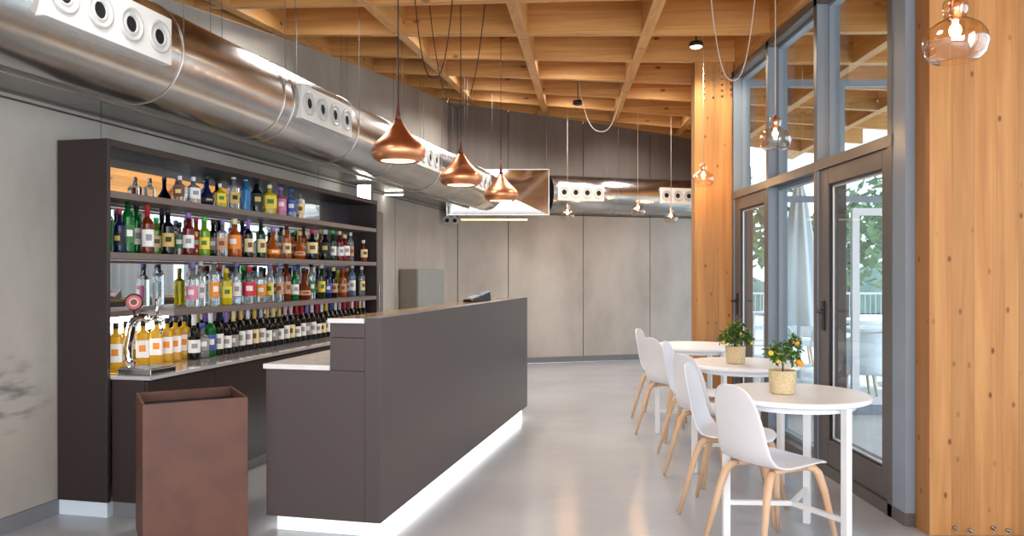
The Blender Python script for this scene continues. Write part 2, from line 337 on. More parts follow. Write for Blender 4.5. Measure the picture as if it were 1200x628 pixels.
m3 = N_.new('ShaderNodeMapping'); m3.inputs['Scale'].default_value = (2.2, 2.2, 3.4); L_.new(m2.outputs[0], m3.inputs[0]); gr = N_.new('ShaderNodeTexGradient'); gr.gradient_type = 'SPHERICAL'; L_.new(m3.outputs[0], gr.inputs[0])
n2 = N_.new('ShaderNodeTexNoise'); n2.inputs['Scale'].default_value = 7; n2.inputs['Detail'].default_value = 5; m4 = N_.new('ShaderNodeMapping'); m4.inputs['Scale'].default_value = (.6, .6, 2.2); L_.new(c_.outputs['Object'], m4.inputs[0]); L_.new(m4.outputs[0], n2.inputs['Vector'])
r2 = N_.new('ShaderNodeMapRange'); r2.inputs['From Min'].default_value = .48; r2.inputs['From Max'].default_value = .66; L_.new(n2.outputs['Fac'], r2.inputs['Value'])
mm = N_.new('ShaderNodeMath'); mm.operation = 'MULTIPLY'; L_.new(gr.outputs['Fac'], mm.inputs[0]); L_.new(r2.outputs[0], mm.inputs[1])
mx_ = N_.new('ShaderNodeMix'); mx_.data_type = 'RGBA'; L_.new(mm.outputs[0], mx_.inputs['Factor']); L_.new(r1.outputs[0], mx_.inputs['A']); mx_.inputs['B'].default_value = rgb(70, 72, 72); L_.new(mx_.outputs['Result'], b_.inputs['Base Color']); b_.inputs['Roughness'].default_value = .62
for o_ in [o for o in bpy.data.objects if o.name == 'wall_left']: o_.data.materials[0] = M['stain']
# ceiling: deck and crossed timber beams, each beam a child of the ceiling
rb = Vector((1, -0.08)).normalized(); rr = Vector((0.08, 1)).normalized(); C0 = Vector((0.0, 5.5))
DEP, TH = 0.44, 0.09
def wall_clip(p):                                                      # stays inside outer walls
    return p.y < (bwY(p.x) + 0.1 if p.x < 3.7 else 13.5) and p.x > wl(p.y) - 0.12
b = MB()
def deckf(u, v):
    x = -4.6 + 9.9 * u; y = -3.6 + 17.6 * v; return (x, y, H(x, y) + DEP)
b.grid(deckf, 12, 12, smooth=False)
ceil = struct(b.build('ceiling', 'deck', solid=0.06))
def beam(a, d, length, mat):
    """ruled beam following the lattice surface; a start, d unit direction"""
    seg = max(2, int(length / 0.6)); nrm = Vector((-d.y, d.x)) * TH / 2; rot = math.atan2(d.y, d.x); org = a.copy()
    Ri = Matrix.Rotation(-rot, 3, 'Z'); vs = []
    for i in range(seg + 1):
        p = a + d * length * i / seg
        for q, dz in ((p - nrm, 0), (p + nrm, 0), (p + nrm, DEP), (p - nrm, DEP)):
            w = Ri @ Vector((q.x - org.x, q.y - org.y, 0)); vs.append((w.x, w.y, H(q.x, q.y) + dz))
    fs = [(0, 3, 2, 1), tuple(4 * seg + k for k in range(4))]
    for i in range(seg):
        for k in range(4): fs.append((4 * i + k, 4 * i + (k + 1) % 4, 4 * i + 4 + (k + 1) % 4, 4 * i + 4 + k))
    b = MB(); b.add(vs, fs); o = b.build('beam', mat, ceil, (org.x, org.y, 0), rot); return o
def clipline(a, d, lo, hi):
    ts = [lo + (hi - lo) * i / 400 for i in range(401)]; ok = [t for t in ts if wall_clip(a + d * t) and -3.4 < (a + d * t).y < 14 and (a + d * t).x < 5.2]
    return (min(ok), max(ok)) if ok else (0, 0)
for k in range(-8, 8):                                                # beams across
    a = C0 + rr * 1.08 * k; t0, t1 = clipline(a, rb, -8, 9)
    if t1 - t0 > 0.5: beam(a + rb * t0, rb, t1 - t0, 'wood')
for k in range(-4, 7):                                                # ribs running away from the camera
    a = C0 + rb * 1.03 * k; t0, t1 = clipline(a, rr, -10, 10)
    if t1 - t0 > 0.5: beam(a + rr * t0, rr, t1 - t0, 'wood')
# perimeter plates above the walls
def plate(A, B):
    A = Vector(A); B = Vector(B); d = (B - A); L_ = d.length; d.normalize(); beam(A, d, L_, 'wood')
plate((wl(-3.4) - .05, -3.4), (wl(yc) - .05, yc)); plate((wl(yc), yc + .05), (3.75, bwY(3.75) + .05))
plate((2.92, -3.4), (2.92, 4.05)); plate((2.16, 4.2), (2.16, 7.7)); plate((2.24, 7.7), (3.7, 12.9))

# ---- window wall at X = 2.1 .. 2.22, running along Y
XI, XG, ZT0, ZT1, ZTOP = 2.10, 2.22, 2.06, 2.125, 3.27
MY = [4.34, 5.41, 6.44, 7.45]                                          # near edges of the mullions
b = MB(); WF = []
def post(b, y, z0, z1, xi=XI, w=0.055):
    b.box((xi, y + 0.002, z0), (xi + 0.003, y + w, z1), 0)             # inner face strip, dark
    b.box((xi + 0.003, y, z0), (XG + 0.04, y + w, z1), 1)
for i, y in enumerate(MY): post(b, y, 0, ZTOP)
b.box((XI - .004, MY[0] - .002, ZT0), (XG + .04, MY[-1] + .053, ZT1), 0)              # transom
b.box((XI, 4.2, ZTOP - .06), (XG + .04, 7.6, ZTOP), 0); b.box((XI, 4.2, 0.0), (XG + .04, 7.6, 0.07), 0)
b.box((XI + .004, 4.2, 0.07), (XG + .04, MY[0], ZTOP - .06), 1)
b.box((XI + .02, MY[-1] + .056, 0.07), (XG + .04, 7.6, ZTOP - .06), 1)
b.box((XI + .02, 4.2, ZTOP), (XG + .02, 7.6, ZTOP + 0.40), 2)         # timber above the head
win = struct(b.build('window_1', ['frame_dk', 'frame_lt', 'wood']))
def pane(y0, y1, z0, z1, parent, x=XG - 0.01):
    p = MB(); p.box((x, y0, z0), (x + .012, y1, z1)); return p.build('pane', 'pane', parent)
def bead(b, y0, y1, z0, z1, x0=XG - .04, w=0.03, mi=0):
    b.box((x0, y0, z0), (XG + .02, y0 + w, z1), mi); b.box((x0, y1 - w, z0), (XG + .02, y1, z1), mi)
    b.box((x0, y0 + w, z0), (XG + .02, y1 - w, z0 + w), mi); b.box((x0, y0 + w, z1 - w), (XG + .02, y1 - w, z1), mi)
for i in range(3):
    y0, y1 = MY[i] + .055, MY[i + 1]
    q = MB(); bead(q, y0, y1, ZT1, ZTOP - .06, w=0.022); q.build('glazing_bead', 'black' if 0 else 'frame_lt', win)
    pane(y0 + .02, y1 - .02, ZT1 + .02, ZTOP - .08, win)
q = MB(); bead(q, MY[1] + .055, MY[2], 0.07, ZT0, w=0.03); q.build('glazing_bead', 'frame_lt', win)
pane(MY[1] + .08, MY[2] - .03, 0.1, ZT0 - .03, win)
def door(n, y0, y1):
    b = MB(); x0, x1 = XI + 0.015, XG + .02; w = 0.095
    b.box((x0, y0, 0.075), (x1, y0 + w, ZT0)); b.box((x0, y1 - w - 0.06, 0.075), (x1, y1, ZT0))
    b.box((x0, y0 + w, 0.075), (x1, y1 - w - .06, 0.24)); b.box((x0, y0 + w, ZT0 - .11), (x1, y1 - w - .06, ZT0))
    d = struct(b.build('door_%d' % n, 'frame_dk', bevel=0.004))
    q = MB(); ya, yb, za, zb = y0 + w, y1 - w - .06, .24, ZT0 - .11
    for (xa, xb, g_, mi) in ((x0 + .012, x0 + .026, .012, 0), (x0 + .0265, x0 + .034, .022, 1)):
        q.box((xa, ya, za), (xb, ya + g_, zb), mi); q.box((xa, yb - g_, za), (xb, yb, zb), mi); q.box((xa, ya + g_, za), (xb, yb - g_, za + g_), mi); q.box((xa, ya + g_, zb - g_), (xb, yb - g_, zb), mi)
    q.build('glazing_bead', ['black', 'whitemetal'], d)
    pane(ya + .001, yb - .001, za + .001, zb - .001, d, x0 + .035)
    h = MB(); yh = y1 - 0.09; zz = 1.07
    h.box((x0 - .012, yh - .018, zz - .1), (x0 - .001, yh + .018, zz + .1))
    h.tube([(x0 - .01, yh, zz + .03), (x0 - .055, yh, zz + .03), (x0 - .06, yh - .02, zz + .03), (x0 - .06, yh - .12, zz + .028)], 0.011, 8)
    h.build('door_handle', 'black', d, bevel=0.002)
door(1, MY[0] + .055, MY[1]); door(2, MY[2] + .055, MY[3])
# unseen further windows towards the rear
b = MB()
for y in (-3.4, -2.1, -0.9, 0.3, 1.5, 2.75, 4.0): b.box((2.85, y, 0), (2.97, y + .055, ZTOP))
b.box((2.85, -3.4, ZTOP - .06), (2.97, 4.05, ZTOP + .2)); b.box((2.85, -3.4, 0), (2.97, 4.05, .07))
w2 = struct(b.build('window_2', 'frame_lt'))
for a_, c_ in zip((-3.4, -2.1, -0.9, 0.3, 1.5, 2.75), (-2.1, -0.9, 0.3, 1.5, 2.75, 4.0)): pane(a_ + .055, c_, .07, ZTOP - .06, w2, 2.93)

# glazing beyond the far timber fin with silvery curtains
A4 = Vector((2.22, 7.70)); B4 = Vector((3.60, 12.80)); L4 = (B4 - A4).length; a4 = math.atan2(B4.y - A4.y, B4.x - A4.x)
b = MB()
for k in range(5): b.box((k * (L4 - .06) / 4, -.12, 0), (k * (L4 - .06) / 4 + .06, .0, 2.399))
b.box((.06, -.12, 2.34), (L4 - .06, 0, 2.399)); b.box((.06, -.12, 0), (L4 - .06, 0, .07)); b.box((0, -.1, 2.4), (L4, -.02, 3.75), 1)
w4 = struct(b.build('window_4', ['frame_lt', 'wood'], None, (A4.x, A4.y, 0), a4))
for k in range(4):
    q = MB(); q.box((k * (L4 - .06) / 4 + .06, -.07, .07), ((k + 1) * (L4 - .06) / 4, -.058, 2.34)); q.build('pane', 'pane', w4)
for k, (s0, s1) in enumerate(((.1, 2.0), (2.3, 3.6))):
    t = thing('curtain', ['silvery curtain nearer the timber panel, seen mirrored behind the bottles', 'silvery curtain towards the back wall, seen mirrored behind the bottles'][k], 'curtain', (A4.x + math.cos(a4) * s0, A4.y + math.sin(a4) * s0, 0.02), a4, 'silvery curtains by the windows')
    q = MB(); q.grid(lambda u, v: (u * (s1 - s0), .10 + .035 * math.sin(u * (s1 - s0) * 38) + .012 * math.sin(u * 91), v * 1.75), 160, 2); q.build('fabric', 'curtain', t)
    q = MB(); q.tube([(-.02, .10, 1.76), (s1 - s0 + .02, .10, 1.76)], .012, 8); q.build('rod', 'steel', t)
# ---- two timber fins
def fin(x0, x1, y0, y1, h, label, bolts_low, bolts_high):
    t = thing('timber_wall_panel', label, 'wall panel', (x0, y0, 0), 0)
    b = MB(); b.box((0, 0, 0), (x1 - x0, y1 - y0, h)); b.build('panel', 'clt', t, bevel=0.004)
    for x, z in bolts_low + bolts_high:
        k = MB(); k.lathe([(0.011, 0), (0.011, 0.012), (0.005, 0.013), (0.005, 0.034), (0.001, 0.035)], 10, mat=Matrix.Translation((x, 0, z)) @ Matrix.Rotation(PI / 2, 4, 'X'))
        k.build('bolt', 'steel', t)
    return t
fin(2.153, 2.98, 4.05, 4.195, H(2.5, 4.1) + .3, 'wide knotty timber wall panel at the right edge beside the nearest door', [(.13 + .078 * k + (.04 if k > 1 else 0), .03 + .012 * (k % 2 == 0)) for k in range(4)], [])
hi = [(0.09 + 0.085 * c_, 3.02 + 0.055 * r_ + .012 * c_) for c_ in range(4) for r_ in range(5)]
fin(1.745, 2.115, 7.5, 7.64, H(1.9, 7.55) + .25, 'narrow knotty timber wall panel at the far end of the windows', [], hi)
# ---- soffit above the bar-back
b = MB(); L0, L1 = -7.2, 7.25
cuts = [L0 + i * 1.2 for i in range(13)]
for a_, c_ in zip(cuts[:-1], cuts[1:]): b.box((0.016, a_ + .003, 2.29), (0.40, min(c_, L1) - .003, 2.34), 0)
b.box((0.016, L0, 2.30), (0.40, L1, 2.36), 1); b.box((0.40, L0, 2.275), (0.418, L1, 2.37), 2)
struct(b.build('trim_1', ['soffit', 'seam', 'alu_edge'], None, P(0, 0), ANG))

# ================================================================== DUCTS
RX = Matrix.Rotation(PI / 2, 4, 'Y')                                    # lathe axis z -> x
RYm = Matrix.Rotation(-PI / 2, 4, 'X')                                  # lathe axis z -> y
def nozzle(parent, x, y, z):
    b = MB()
    b.lathe([(0.080, 0), (0.080, 0.010), (0.070, 0.014), (0.066, 0.012), (0.058, 0.003), (0.048, 0.004), (0.043, 0.010), (0.038, 0.010), (0.036, 0.003)], 24, 0, cap0=False, cap1=False)
    b.lathe([(0.037, 0.0034), (0.001, 0.0030)], 20, 1, cap0=False, cap1=False)
    o = b.build('nozzle', ['ringgrey', 'hole'], parent); o.matrix_local = Matrix.Translation((x, y, z)) @ RX; return o
def duct(label, loc, rotz, y0, y1, plates, rings, hfun, group):
    t = thing('round_duct', label, 'air duct', loc, rotz, group); R = 0.27
    b = MB(); prof = []; y = y0
    while y < y1: prof += [(R, y), (R, min(y + 1.075, y1))]; y += 1.08
    prof2 = []
    for r, yy in prof: prof2.append((r, yy))
    b.lathe(prof2, 64, 0, mat=RYm)
    # the lathe axis runs +y after the rotation
    b.build('duct_tube', 'galv', t)
    for i, (a, c, n) in enumerate(plates):
        q = MB(); q.box((0.15, a, -0.117), (0.292, c, 0.117)); pl = q.build('nozzle_plate', 'ductwhite', t, bevel=0.004)
        for k in range(n): nozzle(pl, 0.2925, a + (c - a) * (k + .5) / n, 0)
    for y in rings:
        q = MB(); pts = [((R + .004) * math.cos(2 * PI * k / 48), y, (R + .004) * math.sin(2 * PI * k / 48)) for k in range(49)]
        q.tube(pts, 0.003, 6, caps=False); q.build('hanger_ring', 'alu_edge', t)
        for sx in (-1, 1):
            w = t.matrix_world if False else (Matrix.Translation(loc) @ Matrix.Rotation(rotz, 4, 'Z')) @ Vector((sx * (R + .003), y, 0))
            q = MB(); q.tube([(sx * (R + .003), y, 0), (sx * (R + .003), y, H(w.x, w.y) + DEP - 0.05 - loc[2])], 0.0022, 6); q.build('hanger_wire', 'wire', t)
    return t
pc = [-0.62 + 2.16 * k for k in range(-2, 4)]
duct('long polished round steel air duct running over the bar along the left wall', tuple(P(0, .63, 2.52)), ANG, -7.2, 7.07,
     [(c_ - .4, c_ + .4, 4) for c_ in pc], [-2.3, -1.25, -.1, .95, 1.08, 2.12, 2.95, 3.07, 4.25, 5.1, 5.22, 6.4], None, None)
a2 = math.atan2(0.30, 1.0)
duct('shorter round steel air duct running across the back wall', (0.52, 11.46, 2.52), a2 - PI / 2, 0.0, 2.95,
     [(0.06, 0.77, 4), (1.68, 2.42, 4)], [1.0, 2.6], None, None)
# plenum box of polished sheet, cross-broken front
t = thing('duct_corner_box', 'square polished metal duct box where the two ducts meet in the far corner', 'duct box', (-0.20, 11.15, 2.185))
b = MB(); w, h_, d_ = 0.73, 0.655, 0.36
vs = [(-w, 0, 0), (w, 0, 0), (w, 0, h_), (-w, 0, h_), (0, -0.035, h_ / 2), (-w, d_, 0), (w, d_, 0), (w, d_, h_), (-w, d_, h_)]
b.add(vs, [(0, 1, 4), (1, 2, 4), (2, 3, 4), (3, 0, 4), (1, 6, 7, 2), (5, 0, 3, 8), (0, 5, 6, 1), (3, 2, 7, 8), (6, 5, 8, 7)])
b.build('sheet_body', 'chromeplate', t)
b = MB()
for a_, c_ in (((-w, -.006, -.001), (w, .02, .012)), ((-w, -.006, h_ - .012), (w, .02, h_ + .001)), ((-w - .001, -.006, .012), (-w + .012, .02, h_ - .012)), ((w - .012, -.006, .012), (w + .001, .02, h_ - .012))): b.box(a_, c_)
b.build('flange', 'alu_edge', t)
for sx in (-.7, .7):
    b = MB(); b.tube([(sx, .2, h_), (sx, .2, H(-.2, 11.3) + DEP - 2.185 - .05)], 0.004, 6); b.build('hanger_wire', 'wire', t)
# two tiny spots and a linear lamp under the box
for i, x in enumerate((-.925, -.815)):
    t = thing('spotlight', 'small white round spotlight below the corner duct box, %s of the pair' % ('left' if i == 0 else 'right'), 'spotlight', (x, 11.19, 2.185), 0, 'small spotlights below the duct box')
    b = MB(); b.lathe([(0.012, -.03), (.012, 0)], 10); b.build('stem', 'ductwhite', t)
    b = MB(); b.lathe([(0.02, -0.02), (.05, 0), (.052, .09), (.044, .094), (.042, .06)], 20, 0, Matrix.Translation((0, 0.03, -0.075)) @ Matrix.Rotation(PI / 2, 4, 'X'), cap1=False)
    b.build('housing', 'ductwhite', t)
    b = MB(); b.lathe([(0.025, .062), (.0249, .066)], 16, 0, Matrix.Translation((0, 0.03, -0.075)) @ Matrix.Rotation(PI / 2, 4, 'X')); b.build('lens', 'hole', t)
t = thing('linear_lamp', 'thin bright metal linear lamp hanging below the corner duct box', 'lamp', (-.25, 11.2, 2.185))
b = MB(); b.tube([(-.48, 0, -.06), (.47, 0, -.06)], .014, 10); b.build('lamp_tube', simple('warm_tube', rgb(240, 225, 195), .3, emit=rgb(255, 220, 160), estr=1.4), t)
for x in (-.4, .4):
    b = MB(); b.tube([(x, 0, -.055), (x, 0, 0)], .004, 6); b.build('stem', 'wire', t)

# ================================================================== BAR-BACK SHELF UNIT
t = thing('bar_back_cabinet', 'tall dark brown open shelf unit with mirrored back behind the bar', 'cabinet', tuple(P(0, 0)), ANG)
def part(name, mat, parent, a, c, bevel=0.0015):
    b = MB(); b.box(a, c); return b.build(name, mat, parent, bevel=bevel)
UE = 3.85
part('side_panel', 'brown_dk', t, (0.016, .02, .085), (.34, .045, 2.10)); part('side_panel', 'brown_dk', t, (0.016, UE - .025, .085), (.34, UE, 2.10))
part('top_panel', 'brown_dk', t, (0.016, .046, 2.06), (.34, UE - .026, 2.10))
part('back_panel', 'backdark', t, (0.016, .046, .79), (.024, UE - .026, 2.058), 0)
part('mirror', 'mirror', t, (0.0245, .047, .79), (.03, 3.18, 2.058), 0)
part('dark_glass_panel', 'backdark', t, (0.0245, 3.182, .79), (.034, UE - .027, 2.058), 0)
part('plinth', 'wplinth', t, (0.016, .03, 0), (.33, UE - .03, .084))
SH = [1.815, 1.472, 1.127]
for k, zt in enumerate(SH):
    u0 = 0.6 if k == 2 else .046
    s_ = part('shelf', 'shelf', t, (.0345, u0, zt - .038), (.338, UE - .026, zt)); part('lip', 'shelf', s_, (.056, max(u0, .06), zt - .056), (.06, UE - .05, zt - .0385), 0)
    part('light_strip', 'shelfled', s_, (.038, max(u0, .06), zt - .045), (.052, UE - .05, zt - .0385), 0)
s_ = part('short_shelf', 'shelf', t, (.0345, .046, 1.09), (.10, .599, 1.127))
part('light_strip', 'shelfled', s_, (.038, .06, 1.078), (.095, .59, 1.089), 0)

part('light_panel', 'shelfled', t, (.0345, .06, .99), (.038, .95, 1.075), 0)
t = thing('base_cabinet', 'low dark brown base cabinet run below the bar-back worktop', 'cabinet', tuple(P(0, .345)), ANG)
part('body', 'brown_dk', t, (0, .05, .085), (.205, UE - .03, .764))
for k in range(6):
    a_ = .054 + k * .626; dr = part('door', 'brown_dk', t, (.206, a_, .09), (.224, a_ + .62, .755))
part('plinth', 'skirt', t, (0.0, .06, 0), (.16, UE - .05, .084))
M['grey_stone'] = simple('glossy_grey_stone', rgb(176, 174, 176), .07, coat=.5)
wt = part('worktop', 'grey_stone', None, (.036, .047, .765), (.588, UE - .028, .785)); wt.location = P(0, 0); wt.rotation_euler = (0, 0, ANG)
tag(wt, 'long glossy pale stone worktop carrying the wine bottles in the shelf unit', 'worktop')
# grey column at the far end of the unit, utility cabinet further on
t = thing('storage_column', 'narrow grey column cabinet right after the bottle shelves', 'cabinet', tuple(P(UE + .012, .016)), ANG)
part('body', 'frame_dk', t, (0, 0, 0), (.295, .17, 2.0)); part('door', 'frame_dk', t, (.296, .002, .05), (.312, .168, 1.99)); part('handle', 'steel', t, (.313, .03, 1.0), (.325, .04, 1.25))
t = thing('utility_cabinet', 'waist-high grey cabinet on the left wall near the far corner', 'cabinet', tuple(P(5.32, .016)), ANG)
part('body', mottled('cabinet_taupe', rgb(120, 110, 98), rgb(134, 124, 112), 4, .6), t, (0, 0, 0), (.215, 1.05, 1.41)); part('door', mottled('cabinet_greygreen', rgb(128, 134, 130), rgb(138, 143, 138), 4, .5), t, (.2155, 0.004, .06), (.235, 1.046, 1.405))

# flood lamp and short tube on the soffit
t = thing('flood_lamp', 'bright white flood lamp above the far end of the bottle shelves', 'lamp', tuple(P(3.72, .25, 2.275)), ANG)
part('bracket', 'steel', t, (-.02, -.01, -.02), (.02, .01, .0)); part('housing', 'frame_dk', t, (-.075, .0, -.185), (.075, .05, -.02)); part('lens', 'flood', t, (-.07, -.006, -.18), (.07, -.0005, -.025), 0)
t = thing('tube_lamp', 'short white tube lamp on the soffit past the bottle shelves', 'lamp', tuple(P(4.85, .12, 2.29)), ANG)
part('housing', 'ductwhite', t, (-.11, -.03, -.02), (.12, .03, -.0)); part('diffuser', 'flood', t, (-.10, -.02, -.03), (.11, .02, -.0205), 0)

# ================================================================== BAR COUNTER
t = thing('bar_counter', 'long dark brown bar counter with stepped top glowing at its base', 'bar', tuple(P(0.02, 0)), ANG)
BL = 3.645
part('front_panel', 'brown', t, (1.862, 0, .085), (1.95, BL, 1.128))
part('end_panel', 'brown', t, (1.309, 0, .085), (1.860, .018, .853)); part('end_panel', 'brown', t, (1.672, 0, .8545), (1.860, .018, 1.022)); part('end_panel', 'brown', t, (1.672, 0, 1.025), (1.9, .0179, 1.098)) if False else part('end_panel', 'brown', t, (1.672, 0, 1.025), (1.860, .018, 1.098))
part('carcass', 'brown', t, (1.312, .019, .085), (1.861, BL, .853)); part('carcass', 'brown', t, (1.675, .019, .8535), (1.861, BL, 1.098))
part('lower_worktop', 'white_stone', t, (1.295, -.008, .8545), (1.671, BL, .880))
u_ = part('upper_worktop', 'ceiling_brown', t, (1.66, .012, 1.0985), (1.861, BL, 1.122)); part('white_edge', 'white_stone', u_, (1.66, -.008, 1.0985), (1.861, .0115, 1.122))
part('lit_plinth', 'plinthled', t, (1.345, .0605, .0), (1.905, BL - .05, .084), 0); part('end_plinth', simple('softly_lit_plinth', rgb(235, 240, 238), .4, emit=(.97, 1, .98, 1), estr=.55), t, (1.345, .05, 0), (1.905, .06, .084), 0)
# payment terminal on the bar
t = thing('payment_terminal', 'black card payment terminal lying on the far part of the bar top', 'terminal', tuple(P(2.52, 1.77, 1.123)), ANG + math.radians(-25))
b = MB(); b.hexa([(-.05, -.13, 0), (.05, -.13, 0), (.05, .12, 0), (-.05, .12, 0), (-.045, -.13, .02), (.045, -.13, .02), (.045, .11, .085), (-.045, .11, .085)]); b.build('body', 'black', t, bevel=.006)
sl = 0.065 / .24; Ms = Matrix.Translation((0, 0, 0))
def slab(y0, y1, x0, x1, th, name, mat):
    b = MB(); z = lambda y: .02 + (y + .13) * sl
    b.hexa([(x0, y0, z(y0)), (x1, y0, z(y0)), (x1, y1, z(y1)), (x0, y1, z(y1)), (x0, y0, z(y0) + th), (x1, y0, z(y0) + th), (x1, y1, z(y1) + th), (x0, y1, z(y1) + th)]); return b.build(name, mat, t)
slab(.01, .09, -.036, .036, .003, 'screen', simple('screen_blue', rgb(90, 104, 130), .15))
slab(-.11, -.01, -.036, .036, .003, 'keypad', 'skirt')
# waste box
t = thing('waste_bin', 'open square brown box bin standing in front of the bar-back', 'bin', (-1.675, 4.095, 0), math.radians(29.5))
b = MB(); w, d_, h_, q = .245, .222, .72, .012
b.box((-w, -d_, 0), (w, -d_ + q, h_)); b.box((-w, d_ - q, 0), (w, d_, h_)); b.box((-w, -d_ + q, 0), (-w + q, d_ - q, h_)); b.box((w - q, -d_ + q, 0), (w, d_ - q, h_)); b.box((-w + q, -d_ + q, 0), (w - q, d_ - q, .02))
b.build('box', 'rust', t, bevel=.002)
b = MB(); w -= .014; d_ -= .014
b.box((-w, -d_, .02), (w, -d_ + .004, h_ - .05)); b.box((-w, d_ - .004, .02), (w, d_, h_ - .05)); b.box((-w, -d_ + .004, .02), (-w + .004, d_ - .004, h_ - .05)); b.box((w - .004, -d_ + .004, .02), (w, d_ - .004, h_ - .05))
b.build('liner', 'brown_dk', t)

# ================================================================== BEER TAP
t = thing('beer_tap', 'curved chrome beer tap with round red badge on the worktop', 'beer tap', tuple(P(.30, .34, .785)), math.radians(-10))
b = MB(); pts = []
for k in range(13):
    a = k / 12; ang = PI * (1.0 - 0.72 * max(0, (a - .45) / .55)) if a > .45 else PI
    if a <= .45: pts.append((-.075 - .02 * math.sin(a / .45 * PI), 0, .02 + a / .45 * .19))
    else: pts.append((-.0 + .075 * math.cos(ang) , 0, .21 + .105 * math.sin(PI - ang) * 1.0 + .0))
b.tube(pts, [.022 + .006 * math.sin(k / 12 * PI) for k in range(13)], 12); b.build('column', 'chrome', t)
b = MB(); b.tube([(.03, 0, .30), (.10, 0, .305), (.135, 0, .29)], .014, 10); b.tube([(.12, 0, .305), (.125, 0, .25), (.125, 0, .215)], [.012, .009, .008], 8); b.build('spout', 'chrome', t)
b = MB(); b.tube([(.10, 0, .31), (.10, 0, .36), (.095, 0, .42)], [.007, .009, .013], 8); b.build('tap_handle', 'steel', t)
Mb = Matrix.Translation((-.05, .0, .40)) @ Matrix.Rotation(math.radians(30), 4, 'Z') @ Matrix.Rotation(PI / 2, 4, 'X')
b = MB(); b.tube([(-.05, 0, .30), (-.05, 0, .36)], .008, 8); b.lathe([(.036, -.02), (.05, -.012), (.05, .012), (.044, .018)], 28, 0, Mb); bd = b.build('badge_ring', 'black', t)
b = MB(); b.lathe([(.042, .0185), (.040, .021)], 28, 0, Mb); b.build('badge', simple('badge_red', rgb(196, 62, 56), .35), bd)
b = MB(); b.lathe([(.026, .0212), (.0255, .0222)], 24, 0, Mb); b.lathe([(.018, .0223), (.0175, .0227)], 24, 1, Mb); b.build('badge_emblem', [simple('badge_pink', rgb(226, 176, 170), .4), 'neckwood'], bd)
t = thing('drip_tray', 'chrome drip tray on the worktop in front of the beer tap', 'drip tray', tuple(P(.20, .44, .785)), ANG + math.radians(-4))
part('tray', 'steel', t, (-.11, -.09, 0), (.12, .11, .032), .004)
b = MB()
for k in range(9): b.box((-.1, -.08 + k * .02, .0325), (.11, -.072 + k * .02, .037))
b.build('grate', 'chrome', t)

# ================================================================== BOTTLES
def gm(name, c, tr=.75, rough=.06):
    if name not in M: M[name] = simple(name, c, rough, trans=tr, ior=1.35)
    return name
def pm(name, c, rough=.5):
    if name not in M: M[name] = simple(name, c, rough)
    return name
GL = {'clear': gm('clear_glass', (.90, .95, .97, 1), .85), 'green': gm('green_glass', rgb(20, 130, 50), .55), 'darkgreen': gm('dark_green_glass', rgb(28, 52, 24), .15), 'black': gm('black_glass', rgb(14, 14, 16), 0),
      'navy': gm('navy_glass', rgb(24, 30, 70), .1), 'amber': gm('amber_spirit', rgb(214, 108, 30), .6), 'dkamber': gm('dark_amber', rgb(130, 50, 18), .4), 'yellow': gm('yellow_liqueur', rgb(240, 214, 30), .5), 'lime': gm('lime_glass', rgb(140, 190, 40), .5),
      'red': gm('red_spirit', rgb(120, 22, 24), .3), 'pink': gm('pink_glass', rgb(226, 150, 206), .6), 'ltblue': gm('pale_blue_glass', rgb(150, 184, 236), .7), 'teal': gm('bright_blue_spirit', rgb(40, 150, 225), .5), 'orange': gm('orange_liqueur', rgb(248, 190, 52), .45), 'wine': gm('dark_wine_glass', rgb(20, 20, 18), 0), 'purple': gm('purple_stopper', rgb(130, 100, 176), 0)}
LB = {'white': pm('label_white', rgb(238, 236, 232)), 'cream': pm('label_cream', rgb(232, 216, 160)), 'gold': pm('label_gold', rgb(206, 176, 96)), 'yellow': pm('label_yellow', rgb(240, 210, 60)), 'orange': pm('label_orange', rgb(238, 140, 40)), 'redl': pm('label_red', rgb(206, 48, 62)),
      'green': pm('label_green', rgb(60, 120, 60)), 'blue': pm('label_blue', rgb(70, 90, 170)), 'grey': pm('label_grey', rgb(150, 150, 150)), 'blk': pm('label_black', rgb(24, 24, 26)), 'pinkl': pm('label_pink', rgb(224, 130, 160)), 'brown': pm('label_brown', rgb(120, 70, 40)), 'tan': pm('label_tan', rgb(206, 150, 110))}
SHP = {  # body radius, body top, neck radius, neck base, total height, squareness
 'wine': (.0375, .185, .0145, .225, .305, 2), 'burg': (.041, .15, .0145, .215, .30, 2), 'spirit': (.038, .175, .015, .205, .285, 2), 'tall': (.034, .205, .015, .24, .315, 2), 'stout': (.044, .13, .016, .165, .235, 2), 'round': (.052, .11, .015, .155, .24, 2),
 'square': (.036, .17, .014, .19, .265, 6), 'flat': (.044, .14, .014, .165, .225, 6), 'orangebox': (.036, .205, .014, .222, .285, 8)}
mesh_cache = {}
